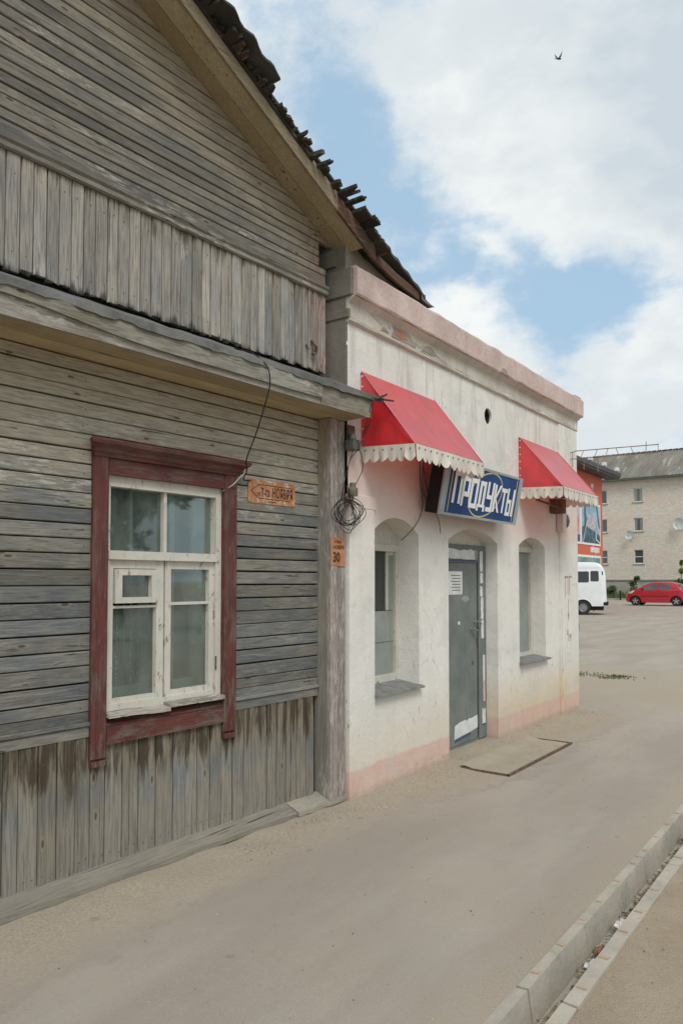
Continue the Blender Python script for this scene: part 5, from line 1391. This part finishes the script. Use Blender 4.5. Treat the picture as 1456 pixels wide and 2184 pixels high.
pv('arch_trim', [(4.12 + .43 * math.cos(R(a)), .345 + .43 * math.sin(R(a))) for a in range(10, 171, 16)] + [(4.12 + .395 * math.cos(R(a)), .345 + .395 * math.sin(R(a))) for a in range(170, 9, -16)], 'black', off=.008) if False else None
b = MB(); b.box(5.02, 5.26, -.98, .98, .46, .62); b.build('rear_bumper', 'black', van, bevel=.02)
b = MB()
for s_ in (-1, 1): b.box(4.58, 4.61, s_ * .80 - .13, s_ * .80 + .13, .16, .45)
b.build('mudflap', 'black', van)
b = MB(); b.box(.0, .9, -.35, .35, .3, .5); b.box(1.4, 4.9, -.8, .8, .30, .50); b.build('underframe', 'black', van)
# silver car peeping from behind the shop corner
tops = dense([(0, .50), (.05, .68), (.25, .80), (1.0, .98), (1.3, 1.10), (1.8, 1.38), (2.4, 1.44), (3.1, 1.38), (3.6, 1.12), (3.9, 1.0), (4.25, .93), (4.33, .8), (4.36, .55)])
cs, hws, ps = vehicle('sedan_car', 'grey car of which only the bumper corner peeps out behind the shop wall', 'car', 4.36, 1.70, tops, interp([(0, .3), (.3, .2), (4.0, .22), (4.36, .35)]), .9, .24, (.8, 3.35), .30, 'carsilver', 'vanglass', (-7.62, 18.9, 0), rimm='hub', style='disc')
ps('side_window', [(1.55, .98), (1.95, 1.30), (2.4, 1.34), (2.4, .98)], 'vanglass'); ps('side_window', [(2.5, .98), (2.5, 1.34), (3.0, 1.30), (3.35, 1.02)], 'vanglass')
b = MB(); b.box(4.20, 4.42, -.84, .84, .30, .55); b.build('rear_bumper', 'carsilver', cs, bevel=.04)

# ------------------------------------------------------------------ red building with posters
rbg = root('red_building', 'orange-red two-storey shop building with large posters and dark overhanging roof', 'building', (-15, 45, 0))
b = MB(); b.box(-22, -11.27, 39.3, 48.85, 0, 8.22); b.build('wall', 'orangewall', rbg)
b = MB(); b.prism([(-22.5, 39.0, 8.60), (-10.35, 39.0, 8.34), (-10.35, 39.0, 8.60), (-22.5, 39.0, 8.95)], (0, 10.9, 0)); b.build('roof', 'darkroof', rbg)
b = MB(); b.box(-11.268, -10.4, 39.05, 49.8, 8.225, 8.335); b.build('eave', 'darkroof', rbg)
M['p_sky'] = simple('poster_sky', (.28, .46, .56), .5, .2, 1.2); M['p_dark'] = simple('poster_dark', (.07, .13, .17), .5, .5, 2.5)
M['p_fig'] = simple('poster_pale_figures', (.50, .46, .50), .5, .3, 5); M['p_teal'] = simple('poster_teal', (.20, .33, .31), .5, .3, 2); M['p_pink'] = simple('poster_pink', (.62, .25, .24), .5, .2, 2)
def poster(ya, yb, za, zb, kind):
    x = -11.268
    b = MB(); b.box(x, x + .03, ya, yb, za, zb); p = b.build('poster', 'signwhite', rbg); f = .13
    def pp(m_, *polys):
        b = MB()
        for q in polys: b.prism([(x + .031 + q[0], ya + f + (yb - ya - 2 * f) * u, za + f + (zb - za - 2 * f) * v) for u, v in q[1]], (.004, 0, 0))
        b.build('printed_area', m_, p)
    if kind == 0:
        pp('p_sky', (0, [(0, 0), (1, 0), (1, 1), (0, 1)]))
        pp('p_dark', (.005, [(0, 0), (1, 0), (1, .22), (.72, .30), (.2, .42), (0, .40)]), (.005, [(.12, .4), (.3, .42), (.22, .75), (.2, 1), (.12, 1)]), (.005, [(.78, 1), (.85, 1), (1, .45), (.98, .38), (.9, .5)]))
        pp('p_fig', (.011, [(.25, .42), (.5, .38), (.5, .7), (.42, .76), (.3, .72)]), (.011, [(.5, .36), (.72, .32), (.78, .66), (.66, .82), (.58, .80), (.52, .68)]), (.016, [(.02, .0), (.06, .0), (.28, .55), (.25, .56)]))
        pp('lampwhite', (.016, [(.74, .32), (.78, .32), (.78, .12), (.98, .04), (.98, .0), (.74, .10)]))
    elif kind == 1:
        pp('p_fig', (0, [(0, 0), (1, 0), (1, 1), (0, 1)])); pp('p_pink', (.005, [(.1, .2), (.9, .25), (.95, .6), (.6, .7), (.2, .6)])); pp('p_dark', (.005, [(0, 0), (1, 0), (1, .18), (0, .16)]))
    else:
        pp('p_teal', (0, [(0, 0), (1, 0), (1, 1), (0, 1)])); pp('p_pink', (.005, [(0, 0), (.22, 0), (.30, .5), (.26, 1), (0, 1)])); pp('p_dark', (.005, [(.34, .2), (.42, .3), (.44, .75), (.36, .8)]))
poster(44.55, 48.30, 3.83, 6.45, 0); poster(41.3, 44.45, 3.83, 6.45, 1); poster(41.5, 48.35, 1.1, 3.20, 2)
text('пайкоркох', .56, 'signwhite', 'lettering', rbg, (-11.266, 46.35, 3.40), .62, .012, .01)
text('туры', .56, 'signwhite', 'lettering', rbg, (-11.266, 42.75, 3.40), .62, .012, .01)
text('му', .45, 'signwhite', 'lettering', rbg, (-11.266, 46.6, 7.42), .8, .012, .01)
for i, yy in enumerate((43.9, 46.6, 49.3)):
    fl = root('floodlight', ['left of the three white floodlights on the dark roof edge', 'middle of the three white floodlights on the dark roof edge', 'right of the three white floodlights on the dark roof edge'][i], 'floodlight', (0, 0, 0), world=(-10.45, yy, 8.6), group='floodlights on the red building')
    b = MB(); b.box(-.10, .12, -.16, .16, .08, .30); b.build('lamp_head', 'lampwhite', fl, bevel=.02)
    b = MB(); b.tube([(-.1, 0, 0), (-.02, 0, .12)], .03, 6); b.build('arm', 'steel', fl)

# ------------------------------------------------------------------ brick flats
ap = root('apartment_building', 'three-storey pale brick apartment building with corrugated grey roof', 'building', (-10, 75, 0))
AX0, AX1, AY = -45, 26, 72
WX = [-40.2, -33.8, -30.6, -24.2, -21.3, -18.15, -14.92, -8.6, -5.4, .9, 4.1, 10.5, 13.7, 20]
WZ = [(3.22, 4.52), (6.22, 7.46), (8.93, 10.22)]
b = MB(); xs = [AX0]
for x in WX: xs += [x - .42, x + .42]
xs.append(AX1)
for i in range(len(xs) - 1):
    x0, x1 = xs[i], xs[i + 1]
    if i % 2 == 0: b.quad((x0, AY, 1.75), (x1, AY, 1.75), (x1, AY, 11.1), (x0, AY, 11.1))
    else:
        z = 1.75
        for (za, zb) in WZ:
            b.quad((x0, AY, z), (x1, AY, z), (x1, AY, za), (x0, AY, za)); z = zb
            b.quad((x0, AY, za), (x1, AY, za), (x1, AY + .14, za), (x0, AY + .14, za)); b.quad((x0, AY, zb), (x1, AY, zb), (x1, AY + .14, zb), (x0, AY + .14, zb))
            for x in (x0, x1): b.quad((x, AY, za), (x, AY + .14, za), (x, AY + .14, zb), (x, AY, zb))
        b.quad((x0, AY, z), (x1, AY, z), (x1, AY, 11.1), (x0, AY, 11.1))
b.quad((AX1, AY, 0), (AX1, AY + 12, 0), (AX1, AY + 12, 11.1), (AX1, AY, 11.1)); b.quad((AX0, AY, 0), (AX0, AY + 12, 0), (AX0, AY + 12, 11.1), (AX0, AY, 11.1))
b.build('wall', 'farbrick', ap, recalc=False)
b = MB(); b.box(AX0, AX1, AY + .5, AY + 12, 0, 11); b.build('inner_wall', 'sheath', ap)
b = MB(); b.box(AX0, AX1, AY - .06, AY + .3, 0, 1.66); b.build('plinth', 'plinth', ap)
b = MB(); b.box(AX0, AX1, AY - .13, AY + .2, 1.66, 1.76); b.build('ledge', 'greentrim', ap)
b = MB(); b.box(AX0, AX1 + .2, AY - .62, AY + .1, 10.98, 11.16); b.build('eave_board', 'greentrim', ap)
first = None
for x in WX:
    for r_, (za, zb) in enumerate(WZ):
        b = MB(); yy = AY + .09
        for q in [(x - .42, x - .35, za, zb), (x + .35, x + .42, za, zb), (x - .35, x + .35, za, za + .08), (x - .35, x + .35, zb - .06, zb)]: b.box(q[0], q[1], yy, yy + .07, q[2], q[3])
        if r_ == 0: b.box(x - .35, x + .35, yy, yy + .07, (za + zb) / 2 - .03, (za + zb) / 2 + .03)
        wdw = b.build('window', 'pvc', ap)
        b = MB(); b.box(x - .35, x + .35, yy + .04, yy + .05, za + .08, zb - .06); b.build('pane', 'farglass', wdw)
        b = MB(); b.box(x - .52, x + .52, AY - .08, AY + .09, za - .07, za - .005); b.build('sill', 'plinth', wdw)
b = MB(); n = int((AX1 - AX0 + 1) / .05)
for k in range(n + 1):
    x = AX0 - .3 + .05 * k; wv = .03 * math.sin(x * 2 * math.pi / .20)
    b.v += [(x, AY - .75, 11.12 + wv), (x, AY + 2.4, 12.72 + wv), (x, AY + 5.6, 14.35 + wv), (x, AY + 12.5, 11.0 + wv)]
for k in range(n):
    for j in range(3): a = k * 4 + j; b.f.append((a, a + 1, a + 5, a + 4))
b.build('roof', 'farroof', ap, smooth=True, recalc=False)
b = MB()
for k in range(int((AX1 - AX0) / .5)): b.tube([(AX0 + .5 * k, AY + 5.6, 14.36), (AX0 + .5 * k + .44, AY + 5.6, 14.40)], .11, 6)
b.build('ridge_cap', 'slate', ap)
b = MB(); b.prism([(AX1, AY - .3, 11.1), (AX1, AY + 12, 11.1), (AX1, AY + 5.6, 14.3)], (.1, 0, 0)); b.prism([(AX0, AY - .3, 11.1), (AX0, AY + 12, 11.1), (AX0, AY + 5.6, 14.3)], (-.1, 0, 0)); b.build('gable_wall', 'farbrick', ap)
def dish(loc, r_, label):
    t = root('satellite_dish', label, 'dish', (0, 0, 0), world=loc, group='satellite dishes on the brick flats', rz=R(-14))
    b = MB(); b.lathe([(.001, .0), (r_ * .5, -.03), (r_ * .85, -.09), (r_, -.14), (r_, -.125), (r_ * .85, -.07), (r_ * .5, -.01), (.001, .02)], (0, 0, 0), 'Y', 22); b.build('reflector', 'dish', t, smooth=True)
    b = MB(); b.tube([(0, -.09, -r_ * .95), (0, -.5, -r_ * .2)], .018, 5); b.box(-.05, .05, -.56, -.46, -r_ * .25, -r_ * .08); b.build('feed_arm', 'steel', t)
    b = MB(); b.tube([(0, .0, 0), (0, .35, -.1)], .03, 6); b.box(-.08, .08, .3, .38, -.3, .1); b.build('mount', 'steel', t)
dish((-11.32, 71.55, 6.70), .53, 'large pale satellite dish on bare brick at the right picture edge')
dish((-15.55, 71.55, 5.86), .40, 'smaller satellite dish fixed just below the middle storey window')

# verge, kerb, shrubs
b = MB(); b.box(-70, 40, 66.3, 72.4, -.1, .14); b.build('grass_verge', 'grass', kind='structure', label='raised grass verge along the brick flats')
kb = root('kerb', 'long concrete kerb between the lot and the grass verge', None, (-10, 66.2, 0), kind='structure')
for k in range(60):
    b = MB(); b.box(-44 + 1.0 * k, -43.02 + 1.0 * k, 66.12, 66.298, -.1, .15 + J(.012)); b.build('kerb_stone', 'plinth', kb)
random.seed(21)
b = MB()
for _ in range(9000):
    x = random.uniform(-30, 5); y = random.uniform(66.4, 71.8); dn = .5 + .5 * nz(x, y, .5)
    h = (.18 + .55 * random.random() ** 2) * (.45 + .9 * dn) * (1.3 if y > 69.5 else .8); a = random.random() * 6.28; w_ = .035
    dx, dy = math.cos(a) * w_, math.sin(a) * w_; lx, ly = J(.18), J(.18)
    b.add([(x - dx, y - dy, .13), (x + dx, y + dy, .13), (x + lx, y + ly, .13 + h)], [(0, 1, 2)])
b.build('tall_grass', 'grass', kind='stuff', label='unmown tall grass on the verge', recalc=False)
def leafy(name, cat, label, loc, blobs, stems, leafm, n, ls):
    t = root(name, label, cat, (0, 0, 0), world=loc)
    b = MB()
    for s_ in stems: b.tube(*s_, 5)
    b.build('stem', 'bark', t)
    b = MB()
    for _ in range(n):
        cx, cy, cz, r_, h = random.choice(blobs)
        while True:
            u = Vector((J(1), J(1), J(1)))
            if u.length < 1: break
        u *= .55 + .45 * random.random()
        p = Vector((cx + u.x * r_, cy + u.y * r_, cz + u.z * h))
        a = Vector((J(1), J(1), J(.6))).normalized() * ls * (.6 + .8 * random.random()); c = a.cross(Vector((J(1), J(1), J(1)))).normalized() * ls * .45
        b.add([p - a, p + c, p + a, p - c], [(0, 1, 2, 3)])
    b.build('foliage', leafm, t, kind='stuff', recalc=False)
leafy('shrub', 'shrub', 'low round dark green bush by the plinth of the flats', (-17.1, 70.3, .13), [(0, 0, .55, .75, .5), (.3, 0, .8, .45, .4), (-.3, .1, .45, .6, .4)], [([(0, 0, 0), (.1, 0, .5)], .03)], 'leaf', 900, .09)
leafy('sapling', 'sapling', 'thin dark green sapling left of the red car', (-14.6, 69.0, .13), [(0, 0, .7, .55, .4), (-.1, 0, 1.3, .45, .35), (.25, 0, 1.75, .32, .25), (.1, 0, .3, .6, .3)], [([(0, 0, 0), (.05, 0, 1.0), (.2, 0, 1.9)], [.04, .03, .015])], 'leaf', 700, .10)
leafy('young_tree', 'tree', 'young tree with yellow green tufts above the red car', (-10.75, 69.2, .13), [(0, 0, 1.3, .65, .55), (-.25, 0, 1.1, .5, .4), (.3, 0, 1.0, .55, .5)], [([(0, 0, 0), (0, 0, 2.0), (.08, 0, 3.2)], [.05, .03, .015])], 'leaf', 900, .11)
t_ = [o for o in bpy.data.objects if o.name.startswith('young_tree')][0]
b = MB()
for _ in range(420):
    cx, cz, r_ = random.choice([(.02, 2.35, .28), (.08, 3.0, .22), (.08, 3.15, .18)])
    u = Vector((J(1), J(1), J(1)));  u = u.normalized() * random.random() ** .5
    p = Vector((cx, 0, cz)) + u * r_; a = Vector((J(1), J(1), J(.6))).normalized() * .09; c = a.cross(Vector((J(1), J(1), J(1)))).normalized() * .045
    b.add([p - a, p + c, p + a, p - c], [(0, 1, 2, 3)])
b.build('foliage', 'leafpale', t_, kind='stuff', recalc=False)
leafy('shrub', 'shrub', 'sparse pale weeds right of the sapling', (-13.3, 70.5, .13), [(0, 0, .7, .5, .7), (.6, 0, .6, .3, .6)], [([(0, 0, 0), (.1, 0, 1.2)], .02), ([(.6, 0, 0), (.65, 0, 1.1)], .02)], 'leaf', 220, .08)
bp = root('bollard', 'short dark post at the kerb behind the van', 'post', (0, 0, 0), world=(-14.9, 65.8, 0))
b = MB(); b.lathe([(.07, 0), (.07, .75), (.055, .82), (.001, .84)], n=10); b.build('shaft', 'black', bp)

# trees across the road, behind the photographer's right shoulder: what the window panes mirror
random.seed(31)
for i, (tx, ty, th_, lab) in enumerate([(17.5, 8.5, 8.0, 'broad leafy tree across the road, nearest to the drain'), (19, 14.5, 9.2, 'tall leafy tree across the road, second along'), (17.8, 20.5, 7.6, 'leafy roadside tree across the road, third along'), (20, 27, 9.5, 'tallest leafy tree across the road, fourth along'), (18.5, 35, 8.4, 'leafy tree across the road, farthest along')]):
    bl_ = [(J(.9), J(.9), th_ * (.35 + .13 * k) + J(.3), 1.9 - .18 * k + J(.3), 1.3) for k in range(5)] + [(J(2), J(2), th_ * .45 + J(.8), 1.3, 1.0) for _ in range(4)]
    leafy('roadside_tree', 'tree', lab, (tx, ty, 0), bl_, [([(0, 0, -.2), (.1, 0, th_ * .3), (0, .1, th_ * .85)], [.22, .16, .04])] + [([(.05, 0, th_ * .3), (q[0], q[1], q[2])], [.09, .03]) for q in bl_[5:]], 'leaf', 3200, .22)

# ------------------------------------------------------------------ swift in the sky
dv = Vector((-.336, .960, .696)).normalized(); bl = Vector((3.3, 0, 1.6)) + dv * 27
bd = root('swift', 'small dark bird flying high with its wings raised', 'bird', (0, 0, 0), world=bl, rz=R(35.8))
b = MB(); b.lathe([(.001, -.085), (.012, -.06), (.022, -.01), (.024, .03), (.016, .065), (.001, .085)], (0, 0, 0), 'X', 10)
b.prism([(-.05, 0, 0), (-.13, .02, .012), (-.10, .0, .006), (-.13, -.02, .012)], (0, 0, .004)); b.build('body', 'bird', bd, smooth=True)
for s_, sh in ((1, [(0, 0, .0), (.04, .02, .07), (.08, .03, .15), (.115, .03, .25)]), (-1, [(0, 0, .0), (-.06, -.03, .015), (-.12, -.10, .02), (-.17, -.18, .012)])):
    b = MB(); wds = [.032, .03, .018, .003]
    for p, w_ in zip(sh, wds): b.v += [(p[0] - w_, p[1], p[2]), (p[0] + w_, p[1], p[2] - .004), (p[0], p[1] + .004, p[2] + .004)]
    for i in range(3):
        for j in range(3): a, c = i * 3 + j, i * 3 + (j + 1) % 3; b.f.append((a, c, c + 3, a + 3))
    b.f.append((0, 1, 2)); b.f.append((9, 10, 11)); b.build('wing', 'bird', bd)
